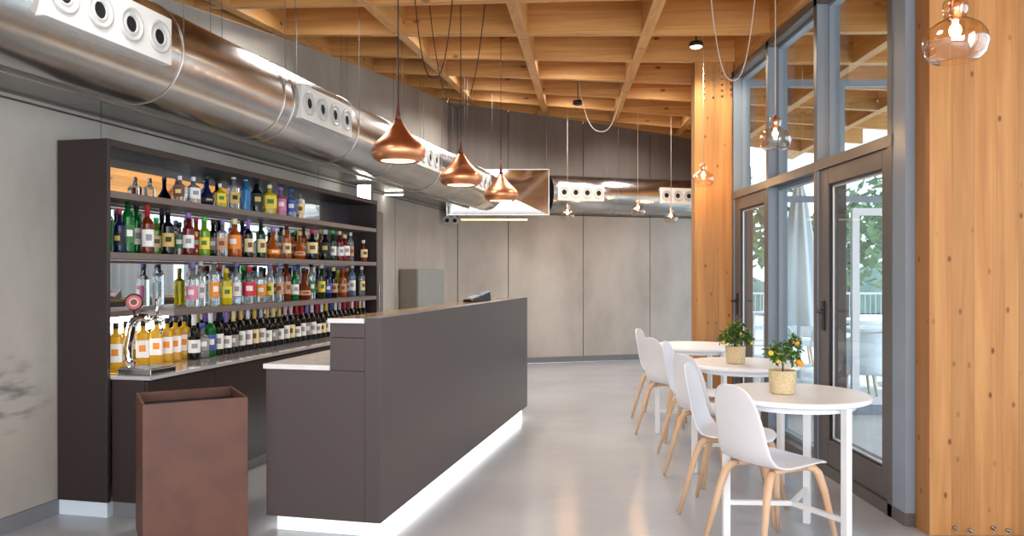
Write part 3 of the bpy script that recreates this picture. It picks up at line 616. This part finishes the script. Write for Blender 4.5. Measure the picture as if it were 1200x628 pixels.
def bottle_meshes(shape, glass, label, cap):
    key = (shape, glass, label, cap)
    if key in mesh_cache: return mesh_cache[key]
    R, bt, r, nb, hh, sq = SHP[shape]; out = []
    n = 20
    b = MB(); b.lathe([(R * .8, 0), (R * .97, .004), (R, .012), (R, bt * .6), (R * .995, bt)], n, sq=sq, cap1=False)
    b.lathe([(R * .995, bt), (R * .86, bt + (nb - bt) * .35), (r * 1.5, bt + (nb - bt) * .8), (r, nb), (r * .95, hh - .03)], n, sq=2 if sq == 2 else 2 + (sq - 2) * .4, cap0=False)
    out.append(('bottle_glass', b, GL[glass]))
    if shape == 'round':
        b = MB(); b.lathe([(R * .55, 0), (R * .9, .015), (R, .05), (R * .92, .09), (R * .5, .125), (r, .155), (r * .95, hh - .03)], n); out[0] = ('bottle_glass', b, GL[glass])
    b = MB()
    if shape in ('wine', 'burg'): b.lathe([(r * 1.08, hh - .075), (r * 1.06, hh - .012), (r * 1.12, hh - .01), (r * 1.1, hh)], 14)
    else: b.lathe([(r * 1.15, hh - .035), (r * 1.15, hh - .004), (r * 1.05, hh)], 14)
    out.append(('cap', b, cap))
    if label:
        b = MB(); z0, z1 = (.05, .135) if shape != 'round' else (.035, .07)
        if shape == 'tall': z0, z1 = .06, .16
        if shape == 'orangebox': z0, z1 = .06, .165
        if shape in ('wine', 'burg'): z0, z1 = .045, .045 + (.105 if shape == 'wine' else .085)
        b.lathe([(R + .0012, z0), (R + .0012, z1)], n, sq=sq, cap0=False, cap1=False, a0=-1.15, a1=1.15)
        z2 = z0 + (z1 - z0) * .35; z3 = z0 + (z1 - z0) * .72
        b.lathe([(R + .0022, z2), (R + .0022, z3)], 8, 1, sq=sq, cap0=False, cap1=False, a0=-.45, a1=.45)
        em = {'white': 'label_grey', 'cream': 'label_brown', 'gold': 'label_black', 'yellow': 'label_green', 'orange': 'label_white', 'redl': 'label_white', 'green': 'label_white', 'blue': 'label_white', 'grey': 'label_white', 'blk': 'label_gold', 'pinkl': 'label_white', 'brown': 'label_cream', 'tan': 'label_brown'}[label]
        if shape == 'orangebox': em = 'label_orange'
        out.append(('label', b, [LB[label], em]))
    res = []
    for nm, b, mt in out:
        me = bpy.data.meshes.new(nm); me.from_pydata(b.v, [], b.f)
        for q in (mt if isinstance(mt, list) else [mt]): me.materials.append(M[q])
        for p, mi, sm in zip(me.polygons, b.m, b.sm): p.material_index = mi; p.use_smooth = sm
        me.update(); res.append((nm, me))
    mesh_cache[key] = res; return res
for nm, c in (('cap_black', (24, 24, 26)), ('cap_red', (170, 40, 50)), ('cap_gold', (216, 176, 96)), ('cap_white', (226, 224, 230)), ('cap_purple', (140, 112, 184)), ('cap_green', (60, 190, 70)), ('cap_blue', (60, 80, 150)), ('cap_cream', (230, 210, 160)), ('cap_pink', (214, 180, 196)), ('cap_yellow', (230, 200, 70)), ('cap_silver', (190, 190, 196))): pm(nm, rgb(*c), .4)
def bottle(u, v, z, shape, glass, label, cap, text, cat, group, scale=1.0, spin=0.0):
    t = thing('bottle' if cat != 'wine bottle' else 'wine_bottle', text, cat, tuple(P(u, v, z)), ANG + spin, group)
    for nm, me in bottle_meshes(shape, glass, label, cap):
        o = bpy.data.objects.new(nm, me); COL.objects.link(o); o.parent = t
        o.scale = (scale, scale, scale)
    return t
def u_of(px, v):                                                       # position along the unit
    y = (3.57 - 1.0257 * v) / (0.2282 - (px - 600) / 920); return (y - OY + v * DX) / DY
ORD = ['first', 'second', 'third', 'fourth', 'fifth', 'sixth', 'seventh', 'eighth', 'ninth', 'tenth', 'eleventh', 'twelfth', 'thirteenth', 'fourteenth', 'fifteenth', 'sixteenth', 'seventeenth', 'eighteenth', 'nineteenth', 'twentieth']
def ordinal(i):
    if i < 20: return ORD[i]
    k = i + 1; tens = {2: 'twenty', 3: 'thirty', 4: 'forty'}[k // 10]
    return {20: 'twentieth', 30: 'thirtieth', 40: 'fortieth'}[k] if k % 10 == 0 else tens + '-' + ORD[k % 10 - 1]
GN = {'clear': 'clear', 'green': 'bright green', 'darkgreen': 'dark green', 'black': 'black', 'navy': 'dark navy', 'amber': 'amber', 'dkamber': 'dark amber', 'yellow': 'yellow', 'lime': 'lime green', 'red': 'deep red', 'pink': 'pink', 'ltblue': 'pale blue', 'teal': 'bright blue', 'orange': 'orange', 'wine': 'black'}
LN = {None: 'no', 'white': 'white', 'cream': 'cream', 'gold': 'gold', 'yellow': 'yellow', 'orange': 'orange', 'redl': 'red', 'green': 'green', 'blue': 'blue', 'grey': 'grey', 'blk': 'black', 'pinkl': 'pink', 'brown': 'brown', 'tan': 'tan'}
def row(items, z, where, group, cat='bottle', vdef=.2):
    for i, it in enumerate(items):
        px, shape, glass, label, cap = it[:5]; v = it[5] if len(it) > 5 else vdef; sc = it[6] if len(it) > 6 else 1.0
        bottle(u_of(px, v), v, z, shape, glass, label, 'cap_' + cap, '%s bottle with %s label, %s from the left on %s' % (GN[glass], LN[label], ordinal(i), where), cat, group, sc, math.radians(-50 + (i * 37) % 40 - 20))
row([(211, 'flat', 'clear', 'brown', 'white', .2, .8), (227, 'flat', 'clear', 'white', 'white', .2, .85), (243, 'round', 'navy', 'blk', 'black', .2, .9), (258, 'flat', 'yellow', 'yellow', 'white', .2, .8), (274, 'square', 'clear', 'gold', 'white'), (288, 'spirit', 'teal', None, 'white', .2, .95),
     (301, 'stout', 'black', 'blk', 'black', .2, 1.15), (316, 'flat', 'yellow', 'yellow', 'white', .2, 1.15), (329, 'stout', 'pink', 'pinkl', 'purple', .2, 1.08), (341, 'stout', 'ltblue', 'blue', 'blue', .2, 1.08), (352, 'spirit', 'clear', 'cream', 'green', .2, .98)], SH[0] + .0005, 'the top shelf', 'spirit bottles on the top shelf')
row([(140, 'spirit', 'navy', 'blk', 'red', .22, .9), (150, 'tall', 'green', 'green', 'black', .22, 1.05), (160, 'tall', 'green', 'white', 'black', .13, 1.0), (173, 'wine', 'dkamber', 'white', 'red', .22, 1.0), (183, 'square', 'lime', 'cream', 'green', .13, .9), (190, 'burg', 'black', 'blk', 'black', .13), (197, 'spirit', 'black', 'gold', 'black', .22, 1.02), (210, 'stout', 'clear', 'green', 'black', .15, .95),
     (221, 'spirit', 'red', 'white', 'purple', .22), (230, 'square', 'amber', 'redl', 'red', .14), (240, 'spirit', 'lime', 'yellow', 'green', .22, .95), (250, 'square', 'black', 'grey', 'black', .14), (261, 'square', 'clear', 'tan', 'purple', .22), (275, 'stout', 'amber', 'orange', 'cream', .22, 1.2), (284, 'spirit', 'navy', 'blue', 'black', .13), (291, 'wine', 'black', 'cream', 'purple', .22, .95),
     (306, 'wine', 'darkgreen', 'cream', 'black', .22, .98), (320, 'round', 'amber', 'orange', 'purple', .22, 1.05), (328, 'stout', 'clear', 'white', 'black', .13), (336, 'spirit', 'amber', 'cream', 'black', .22, .98), (343, 'stout', 'amber', 'tan', 'black', .14), (351, 'round', 'amber', 'tan', 'gold', .22), (356, 'tall', 'dkamber', 'orange', 'black', .14, .95), (366, 'stout', 'black', 'cream', 'red', .22, 1.15),
     (375, 'spirit', 'amber', 'tan', 'gold', .13), (381, 'stout', 'black', 'blk', 'silver', .22, 1.2), (390, 'spirit', 'darkgreen', 'white', 'green', .22), (398, 'spirit', 'red', 'white', 'cream', .22), (404, 'stout', 'red', 'white', 'cream', .22, 1.1), (411, 'tall', 'clear', 'tan', 'white', .22, .9), (426, 'stout', 'dkamber', 'cream', 'white', .22, .95)], SH[1] + .0005, 'the middle shelf', 'spirit bottles on the middle shelf')
row([(226, 'spirit', 'clear', 'pinkl', 'purple', .22, 1.05), (235, 'tall', 'clear', 'white', 'white', .2), (251, 'tall', 'clear', 'orange', 'silver', .25, 1.05), (258, 'spirit', 'clear', 'white', 'red', .14), (265, 'square', 'yellow', 'yellow', 'yellow', .22), (271, 'spirit', 'clear', 'blue', 'black', .13), (277, 'tall', 'clear', 'white', 'purple', .22), (285, 'spirit', 'green', 'white', 'green', .13),
     (292, 'stout', 'clear', 'redl', 'red', .22, 1.2), (299, 'spirit', 'clear', 'blue', 'black', .13), (306, 'square', 'clear', 'orange', 'black', .22, 1.05), (316, 'tall', 'clear', 'yellow', 'purple', .22, .95), (322, 'spirit', 'clear', 'green', 'red', .13), (328, 'tall', 'clear', 'tan', 'purple', .22, .95), (336, 'tall', 'dkamber', 'tan', 'black', .22, 1.0), (345, 'spirit', 'green', 'white', 'blue', .22),
     (350, 'tall', 'clear', 'white', 'blue', .14), (356, 'round', 'dkamber', 'tan', 'black', .22, 1.15), (365, 'tall', 'clear', 'green', 'black', .22), (372, 'spirit', 'navy', 'grey', 'black', .14), (377, 'tall', 'darkgreen', 'yellow', 'white', .22, .98), (384, 'spirit', 'navy', 'blue', 'black', .22), (391, 'spirit', 'black', 'tan', 'cream', .22), (396, 'square', 'yellow', 'cream', 'yellow', .14),
     (402, 'spirit', 'amber', 'tan', 'red', .22, .95), (407, 'spirit', 'amber', 'white', 'gold', .13), (413, 'tall', 'ltblue', 'white', 'white', .22), (424, 'tall', 'clear', 'cream', 'white', .22, .95)], SH[2] + .0005, 'the lower shelf', 'spirit bottles on the lower shelf')
for i, (px, v) in enumerate([(136, .26), (148, .22), (168, .24), (184, .22), (196, .22), (206, .22), (216, .2)]):
    bottle(u_of(px, v), v, .7855, 'orangebox', 'orange', 'white', 'cap_black', 'square orange liqueur bottle with white label, %s from the left by the beer tap' % ordinal(i), 'bottle', 'orange liqueur bottles by the beer tap', 1.0, math.radians(-58))
capc = ['white', 'blue', 'white', 'black', 'purple', 'cream', 'gold', 'white', 'gold', 'silver', 'gold', 'cream', 'gold', 'pink', 'pink', 'red', 'red', 'purple', 'white', 'red', 'white', 'yellow', 'blue', 'white', 'pink', 'red', 'red', 'white', 'red', 'cream', 'white', 'blue']
u = u_of(226, .26); i = 0
rngb = random.Random(5)
while u < 3.72:
    sh = 'wine' if rngb.random() < .6 else 'burg'; lab = ['white', 'white', 'cream', 'white', 'white', 'grey'][i % 6]
    if i == 1: sh, lab = 'stout', 'grey'
    if i == 2: sh, lab = 'wine', 'blue'
    gl = 'clear' if i == 1 else ('green' if i == 2 else 'wine')
    bottle(u, .27, .7855, sh, gl, lab, 'cap_' + capc[i % 32], '%s wine bottle, %s label, %s capsule, %s from left in front row on worktop' % ('dark' if gl == 'wine' else GN[gl], LN[lab], capc[i % 32], ordinal(i)), 'wine bottle', 'wine bottles in the front row on the worktop', 1.0, math.radians(-55 + rngb.uniform(-12, 12)))
    u += .092; i += 1
u = u_of(222, .16); i = 0
while u < 3.72:
    lab = ['white', 'cream', 'white'][i % 3]
    bottle(u, .16, .7855, 'wine', 'wine', lab, 'cap_' + capc[(i * 7 + 3) % 32], 'dark wine bottle with %s capsule, %s from left in rear row on worktop' % (capc[(i * 7 + 3) % 32], ordinal(i)), 'wine bottle', 'wine bottles in the rear row on the worktop', 1.0, math.radians(-55 + rngb.uniform(-12, 12)))
    u += .092; i += 1

# ================================================================== TABLES
TC = [(1.42, 3.98), (1.57, 5.32), (1.565, 6.65)]
TL = ['round white three-legged table nearest the camera with a fruiting plant', 'round white three-legged table in the middle of the row with a leafy plant', 'round white three-legged table farthest away with nothing on it']
def make_table():
    t = thing('round_table', TL[0], 'table', (*TC[0], 0), 0, 'white round tables along the windows')
    b = MB(); r = .374; b.lathe([(r - .012, .722), (r - .003, .726), (r, .735), (r - .003, .747), (r - .008, .75)], 72); b.build('tabletop', 'table', t)
    b = MB(); b.lathe([(.30, .69), (.30, .7215), (.27, .7215), (.27, .69), (.30, .69)], 48, cap0=False, cap1=False); b.build('top_ring', 'whitemetal', t)
    for a in (-63, 57, 177):
        ca, sa = math.cos(math.radians(a)), math.sin(math.radians(a))
        Mx = Matrix.Rotation(math.radians(a), 4, 'Z')
        b = MB(); b.box((.312, -.018, 0), (.348, .018, .7215), 0, Mx); b.build('leg', 'whitemetal', t, bevel=.002)
        b = MB(); b.box((.0 if a != -63 else -.0, -.011, .178), (.3115, .011, .2), 0, Mx); b.build('stretcher', 'whitemetal', t)
    return t
T0 = make_table()
for c_, l_ in zip(TC[1:], TL[1:]): dup(T0, (*c_, 0), 0, l_)

# ================================================================== CHAIRS
def shell_fn(u, v):
    """u along the profile seat front -> back top, v across"""
    pr = [(.225, .428, .165), (.215, .440, .185), (.12, .446, .20), (.0, .440, .203), (-.10, .440, .195), (-.165, .455, .182), (-.198, .50, .168), (-.215, .56, .162), (-.228, .63, .156), (-.242, .70, .145), (-.255, .76, .128), (-.262, .80, .103), (-.266, .822, .07), (-.267, .83, .02)]
    f = u * (len(pr) - 1); i = min(int(f), len(pr) - 2); t = f - i
    x = pr[i][0] * (1 - t) + pr[i + 1][0] * t; z = pr[i][1] * (1 - t) + pr[i + 1][1] * t; w = pr[i][2] * (1 - t) + pr[i + 1][2] * t
    s = v * 2 - 1; y = s * w; bk = min(1, max(0, (.0 - x) / .2)); k = s * s * (w / .2) ** 2
    x += bk * .038 * k + (1 - bk) * 0; z += (1 - bk) * .012 * k
    if u < .12: x -= (abs(s) ** 3) * .03
    return (x, y, z)
CHG = 'white shell chairs beside the round tables'
def make_chair(label):
    t = thing('shell_chair', label, 'chair', (0, 0, 0), 0, CHG)
    b = MB(); b.grid(shell_fn, 26, 10); b.build('seat_shell', 'shell', t, solid=.011, sub=1)
    for sx in (-1, 1):
        for sy in (-1, 1):
            xt = .155 if sx > 0 else -.135
            b = MB(); pts = [(xt - sx * .03, sy * .11, .418), (xt, sy * .128, .412), (xt + sx * .022, sy * .138, .385), (xt + sx * .05, sy * .15, .30), (.26 * sx, sy * .19, 0.0)]
            b.tube(pts, [.016, .019, .021, .0185, .0105], 8); b.build('leg', 'beech', t)
    for sy in (-1, 1):
        b = MB(); b.tube([(-.105, sy * .112, .418), (.0, sy * .10, .414), (.125, sy * .112, .418)], .014, 8); b.build('side_rail', 'beech', t)
    b = MB(); b.box((-.02, -.1, .402), (.03, .1, .425)); b.build('cross_rail', 'beech', t, bevel=.003)
    return t
CH = [((1.26, 3.83), 29, 'white shell chair nearest the camera, its grey-shaded back towards us'), ((1.26, 4.47), -28, 'white shell chair seen from the side at the far left of the nearest table'),
      ((1.34, 5.22), 29, 'white shell chair at the near left of the middle table'), ((1.42, 5.97), -28, 'white shell chair at the far left of the middle table'),
      ((1.36, 6.56), 29, 'white shell chair at the near left of the farthest table'), ((1.44, 7.40), -28, 'white shell chair farthest from the camera, at the far side of the last table')]
c0 = make_chair(CH[0][2]); c0.location = (*CH[0][0], 0); c0.rotation_euler = (0, 0, math.radians(CH[0][1]))
for p, a, l in CH[1:]: dup(c0, (*p, 0), math.radians(a), l)

# ================================================================== PLANTS
def plant(loc, label, lobes, fruits, nleaf, seed):
    rg = random.Random(seed); t = thing('potted_citrus', label, 'plant', (*loc, .7505))
    b = MB(); pr = []
    for i in range(24): pr.append((.060 + .006 * i / 23 + .0016 * (i % 2), .004 + .112 * i / 23))
    b.lathe([(.05, 0)] + pr + [(.063, .117), (.060, .112), (.058, .095)], 40, cap1=False); b.build('basket_pot', 'basket', t)
    b = MB(); b.lathe([(.0595, .094), (.04, .1), (.001, .104)], 20, cap0=False); b.build('soil', 'soil', t)
    b = MB(); b.tube([(0, 0, .098), (.003, 0, .13), (.0, .004, .165), (.002, 0, .19)], [.006, .0045, .0045, .004], 8)
    for c_, r_ in lobes: b.tube([(.002, 0, .17), ((c_[0]) * .5, c_[1] * .5, (.18 + c_[2]) / 2 + .01), c_], [.004, .003, .0015], 6)
    b.build('trunk', 'bark', t)
    b = MB(); tot = sum(r_ ** 2 for _, r_ in lobes)
    for c_, r_ in lobes:
        for k in range(int(nleaf * r_ ** 2 / tot)):
            d = Vector((rg.gauss(0, 1), rg.gauss(0, 1), rg.gauss(0, .8))).normalized(); p = Vector(c_) + d * r_ * rg.uniform(.25, 1)
            ax = (d + Vector((rg.uniform(-.6, .6), rg.uniform(-.6, .6), rg.uniform(-.5, .5)))).normalized(); sd = ax.cross(Vector((rg.uniform(-1, 1), rg.uniform(-1, 1), 1))).normalized(); up = sd.cross(ax)
            L_ = rg.uniform(.020, .034); w = L_ * .27
            vs = [p, p + ax * L_ * .35 + sd * w + up * .003, p + ax * L_ * .35 - up * .002, p + ax * L_ * .35 - sd * w + up * .003, p + ax * L_ * .72 + sd * w * .7, p + ax * L_ * .72 - up * .002, p + ax * L_ * .72 - sd * w * .7, p + ax * L_ - up * .006]
            b.add(vs, [(0, 1, 2), (0, 2, 3), (1, 4, 5, 2), (2, 5, 6, 3), (4, 7, 5), (5, 7, 6)], 1 if rg.random() < .12 else 0)
    b.build('foliage', ['leaf', 'leaf_y'], t)
    for c_, r_, m_ in fruits:
        b = MB(); b.sphere((0, 0, 0), r_, 10); o = b.build('fruit', m_, t); o.location = c_
    return t
plant((1.36, 3.95), 'potted citrus with orange fruit in a pale basket on the nearest table', [((-.055, 0, .215), .034), ((.0, .01, .215), .04), ((.055, -.01, .225), .04), ((.05, 0, .26), .03), ((-.02, .0, .18), .03), ((.065, 0, .175), .028)],
      [((.082, -.03, .150), .0155, 'orange'), ((.068, -.035, .16), .013, 'orange'), ((.062, -.03, .255), .013, 'orange'), ((-.068, -.03, .205), .014, 'yellowfruit'), ((-.035, -.035, .165), .011, 'yellowfruit')], 300, 3)
plant((1.50, 5.27), 'bushy potted citrus in a pale basket on the middle table', [((-.05, 0, .19), .042), ((.0, .0, .215), .055), ((.045, 0, .19), .045), ((.02, 0, .25), .035), ((.085, 0, .155), .03), ((-.085, 0, .165), .03), ((-.01, 0, .16), .04)],
      [((.10, -.03, .14), .012, 'yellowfruit'), ((-.088, -.03, .145), .012, 'yellowfruit'), ((.02, -.05, .20), .01, 'yellowfruit')], 520, 4)

# ================================================================== PENDANTS
def swag(t, p0, p1, sag, mat, r=.004):
    """cable hanging in a loop between two points, world coordinates"""
    o = Vector(t.location); pts = []
    for k in range(25):
        s = k / 24; q = Vector(p0).lerp(Vector(p1), s); q.z -= sag * (1 - abs(2 * s - 1) ** 2.6); pts.append(q - o)
    b = MB(); b.tube(pts, r, 6); b.build('swag_cord', mat, t)
def copper(loc, label):
    x, y = loc; z = 2.03; top = H(x, y) + DEP - .06 - z
    t = thing('pendant_lamp', label, 'pendant lamp', (x, y, z), 0, 'copper pendant lamps over the bar')
    b = MB(); pr = [(.104, .004), (.122, .0), (.146, .016), (.160, .042), (.1625, .062), (.156, .084), (.140, .108), (.115, .132), (.090, .156), (.068, .180), (.051, .203), (.038, .224), (.028, .234), (.027, .246), (.001, .247)]
    b.lathe(pr, 56, cap0=False, cap1=False); b.build('shade', 'copper', t)
    b = MB(); b.lathe([(.104, .006), (.001, .008)], 32, cap0=False); b.build('diffuser', 'lampdisc', t)
    b = MB(); b.lathe([(.020, .2475), (.014, .28), (.008, .33), (.0045, .38)], 16); b.build('neck', 'neckwood', t)
    b = MB(); b.tube([(0, 0, .379), (0, 0, top)], .0042, 6); b.build('cord', 'cord_dk', t)
    l = bpy.data.lights.new('pendant_glow', 'SPOT'); l.energy = 26; l.color = (1, .82, .6); l.spot_size = 2.4; l.spot_blend = .6; l.shadow_soft_size = .09
    lo = bpy.data.objects.new('pendant_glow', l); COL.objects.link(lo); lo.parent = t; lo.location = (0, 0, -.03)
    return t
CP = [(-.69, 4.76), (-.395, 6.05), (-.103, 7.33)]
cps = [copper(p, l) for p, l in zip(CP, ['largest-looking copper pendant lamp, nearest over the bar', 'middle copper pendant lamp of the three over the bar', 'farthest copper pendant lamp, in front of the polished duct box'])]
swag(cps[0], (-.63, 4.95, H(-.6, 5) + .1), (-.36, 4.98, H(-.4, 5) + .1), .72, 'cord_dk')
swag(cps[1], (-.62, 5.75, H(-.6, 5.7) + .2), (-.20, 5.85, H(-.2, 5.8) + .1), .85, 'cord_dk')
M['cglass'] = glassmat('champagne_shade', (1.0, .90, .78, 1), 2.6, .12)
def glasslamp(x, y, z, label, power=7):
    top = H(x, y) + DEP - .06 - z
    t = thing('glass_pendant', label, 'pendant lamp', (x, y, z), 0, 'glass pendant lamps by the windows')
    b = MB(); b.lathe([(.045, -.072), (.07, -.066), (.090, -.045), (.1, -.010), (.097, .018), (.082, .044), (.058, .062), (.036, .072), (.033, .082), (.037, .10), (.039, .118), (.034, .134), (.016, .142)], 44, cap0=False, cap1=False); b.build('glass_shade', 'cglass', t, solid=.0)
    b = MB(); b.lathe([(.012, .07), (.018, .075), (.018, .125), (.01, .15), (.004, .16)], 16); b.build('lamp_holder', 'copper', t)
    b = MB(); b.sphere((0, 0, .035), .019, 12, sc=(1, 1, 1.25)); b.lathe([(.009, .055), (.010, .07)], 12); b.build('bulb', 'bulb', t)
    b = MB(); b.tube([(0, 0, .158), (0, 0, top)], .0035, 6); b.build('cord', 'cord_lt', t)
    l = bpy.data.lights.new('bulb_light', 'POINT'); l.energy = power; l.color = (1, .66, .34); l.shadow_soft_size = .025
    lo = bpy.data.objects.new('bulb_light', l); COL.objects.link(lo); lo.parent = t; lo.location = (0, 0, -.01)
    return t
g = [glasslamp(1.485, 2.63, 2.13, 'large-looking clear glass pendant in front of the wide timber panel'), glasslamp(1.71, 5.1, 2.225, 'clear glass pendant hanging in front of the tall windows'),
     glasslamp(1.755, 7.2, 2.22, 'clear glass pendant in front of the narrow timber panel'), glasslamp(2.30, 11.35, 2.16, 'clear glass pendant under the right end of the back wall duct'),
     glasslamp(1.73, 10.8, 2.22, 'clear glass pendant in front of the back wall duct between its two nozzle plates'), glasslamp(.777, 11.0, 2.175, 'clear glass pendant below the left nozzle plate of the back wall duct')]
swag(g[1], (1.27, 5.1, H(1.3, 5.1) + .15), (1.60, 5.1, H(1.6, 5.1) + .15), .78, 'cord_lt')
swag(g[4], (.75, 9.0, H(.75, 9) + .1), (1.28, 9.0, H(1.28, 9) + .1), .62, 'cord_lt', .005)
# downlights under the beams
def downlight(x, y, z, label, power, lit=True):
    t = thing('downlight', label, 'ceiling light', (x, y, z), 0, 'round downlights under the beams')
    b = MB(); b.lathe([(.055, .0), (.062, .0), (.062, .035), (.05, .045)], 28, cap0=False); b.build('rim', 'black', t)
    b = MB(); b.tube([(0, 0, .045), (0, 0, H(x, y) + DEP - .05 - z)], .006, 6); b.build('stem', 'black', t)
    b = MB(); b.lathe([(.001, -.016), (.03, -.014), (.048, -.006), (.0545, .003)], 24, cap1=False); b.build('lens', 'lampdisc' if lit else 'black', t)
    if not lit: return
    l = bpy.data.lights.new('downlight_beam', 'SPOT'); l.energy = power * 1.3; l.color = (1, .86, .66); l.spot_size = 2.9; l.spot_blend = .35; l.shadow_soft_size = .05
    lo = bpy.data.objects.new('downlight_beam', l); COL.objects.link(lo); lo.parent = t; lo.location = (0, 0, -.045)
downlight(1.63, 6.95, 3.36, 'lit round downlight next to the narrow timber panel', 45)
downlight(.78, 9.3, 3.36, 'unlit black round downlight over the far floor', 0, False)

# ================================================================== OUTDOORS
struct(poly_slab('ground', [(2.97, -4), (18, -4), (18, 34), (-6, 34), (-6, 13.6), (2.27, 13.6), (2.27, 4.2), (2.97, 4.2)], -.14, -.04, 'terrace'))
b = MB(); YS = 7.74
b.box((2.27, YS, 3.2), (4.2, YS + .06, 3.27)); b.box((2.27, YS, 2.06), (4.2, YS + .06, 2.12)); b.box((2.27, YS, -.04), (4.2, YS + .06, .05))
for x in (2.27, 3.22, 4.16): b.box((x, YS - .002, -.04), (x + .06, YS + .062, 3.26))
sc3 = struct(b.build('window_3', 'frame_lt'))
b = MB(); x0, x1, z0, z1, q = 3.36, 4.14, .06, 2.0, .07
b.box((x0, YS + .005, z0), (x0 + q, YS + .055, z1)); b.box((x1 - q, YS + .005, z0), (x1, YS + .055, z1)); b.box((x0 + q, YS + .005, z0), (x1 - q, YS + .055, z0 + q)); b.box((x0 + q, YS + .005, z1 - q), (x1 - q, YS + .055, z1)); b.build('sash', 'whitemetal', sc3)
for a_, c_ in ((2.33, 3.22), (3.28, 4.16)):
    b = MB(); b.box((a_, YS + .025, .05), (c_, YS + .035, 2.06)); b.box((a_, YS + .025, 2.12), (c_, YS + .035, 3.2)); b.build('pane', 'pane', sc3)
# railing, parasol, furniture, trees
t = thing('terrace_railing', 'thin grey metal railing at the far edge of the terrace outside', 'railing', (3.6, 15.0, -.04))
b = MB(); b.box((0, 0, 1.0), (9, .04, 1.04)); b.box((0, 0, .1), (9, .03, .13)); b.build('rail', 'steel', t)
for k in range(16):
    b = MB(); b.box((k * .6, 0.005, 0), (k * .6 + .03, .035, 1.0)); b.build('post', 'steel', t)
b = MB()
for k in range(90): b.box((.05 + k * .1, .012, .13), (.06 + k * .1, .022, 1.0))
b.build('bars', 'steel', t)
t = thing('closed_parasol', 'tall closed white parasol standing on the terrace outside', 'parasol', (3.62, 9.9, -.04))
b = MB(); pr = []
b.grid(lambda u, v: ((.05 + .24 * (1 - u) ** .8) * (1 + .16 * math.cos(v * 2 * PI * 8)) * math.cos(v * 2 * PI), (.05 + .24 * (1 - u) ** .8) * (1 + .16 * math.cos(v * 2 * PI * 8)) * math.sin(v * 2 * PI), .75 + 1.75 * u), 14, 96); b.build('canopy', 'canvas', t)
b = MB(); b.tube([(0, 0, 0), (0, 0, 2.6)], .025, 10); b.build('pole', 'whitemetal', t); b = MB(); b.lathe([(.3, 0), (.3, .05), (.04, .08)], 28); b.build('base', 'whitemetal', t)
for i, (x, y) in enumerate([(4.3, 9.4), (5.0, 11.2), (4.4, 13.2)]):
    dup(T0, (x, y, -.04), i, ['round white table on the terrace, nearest beyond the glass door', 'round white table on the terrace near the railing', 'round white table on the terrace behind the closed parasol'][i], 'white tables on the terrace')
def tub(loc, rz, label, first=[None]):
    if first[0] is None:
        t = thing('tub_chair', label, 'chair', (*loc, -.04), rz, 'rounded white chairs on the terrace')
        b = MB(); b.grid(lambda u, v: ((.27 + .03 * u) * math.cos(.5 + v * (2 * PI - 1)), (.27 + .03 * u) * math.sin(.5 + v * (2 * PI - 1)), .30 + u * (.45 - .0) * (1 - .45 * abs(2 * v - 1) ** 3 )), 6, 30); b.build('backrest', 'canvas', t, solid=.03)
        b = MB(); b.lathe([(.05, .30), (.25, .31), (.265, .36), (.25, .41), (.001, .42)], 30); b.build('seat', 'canvas', t)
        for a in (45, 135, 225, 315):
            b = MB(); q = Vector((math.cos(math.radians(a)), math.sin(math.radians(a)), 0)); b.tube([q * .18 + Vector((0, 0, .31)), q * .24], .014, 8); b.build('leg', 'beech', t)
        first[0] = t; return t
    return dup(first[0], (*loc, -.04), rz, label)
tub((3.85, 8.75), 2.5, 'rounded white chair on the terrace just outside the glass screen'); tub((4.95, 9.9), 2.9, 'rounded white chair on the terrace right of the nearest outdoor table'); tub((4.4, 12.0), -1.8, 'rounded white chair on the terrace close to the railing')
def tree(x, y, hgt, r, seed, label):
    rg = random.Random(seed); t = thing('tree', label, 'tree', (x, y, -.04), 0, 'trees beyond the terrace')
    b = MB(); b.tube([(0, 0, 0), (.05, 0, hgt * .3), (0, .05, hgt * .6)], [.14, .1, .05], 8); b.build('trunk', 'bark', t)
    b = MB()
    for k in range(420):
        d = Vector((rg.gauss(0, 1), rg.gauss(0, 1), rg.gauss(0, 1))).normalized() * rg.uniform(.3, 1); p = Vector((d.x * r, d.y * r, hgt * .62 + d.z * hgt * .36))
        a = Vector((rg.uniform(-1, 1), rg.uniform(-1, 1), rg.uniform(-1, 1))).normalized(); c_ = a.cross(Vector((0, .3, 1))).normalized(); s_ = rg.uniform(.12, .28)
        b.add([p - a * s_, p + c_ * s_ * .6, p + a * s_, p - c_ * s_ * .6], [(0, 1, 2, 3)])
    b.build('crown', 'hedge', t)
for i, (x, y, hh, r) in enumerate([(6.2, 21, 4.2, 1.5), (8.6, 20, 3.6, 1.4), (10.8, 22, 4.8, 1.6), (4.6, 24, 4.0, 1.3)]):
    tree(x, y, hh, r, i, ['broad green tree beyond the terrace railing, second from the left', 'low green tree beyond the terrace railing, third from the left', 'tallest green tree beyond the terrace railing, on the right', 'farthest green tree beyond the terrace railing, on the left'][i])
b = MB(); b.grid(lambda u, v: (-2 + 24 * u, 27 + 1.5 * v, 1.5 * math.sin(PI * min(1, v * 1.2 + .001)) * (1 + .2 * math.sin(u * 23) + .1 * math.sin(u * 51))), 60, 6); tag(b.build('hedge', 'hill'), 'dark green hedge along the far edge outside', 'hedge')
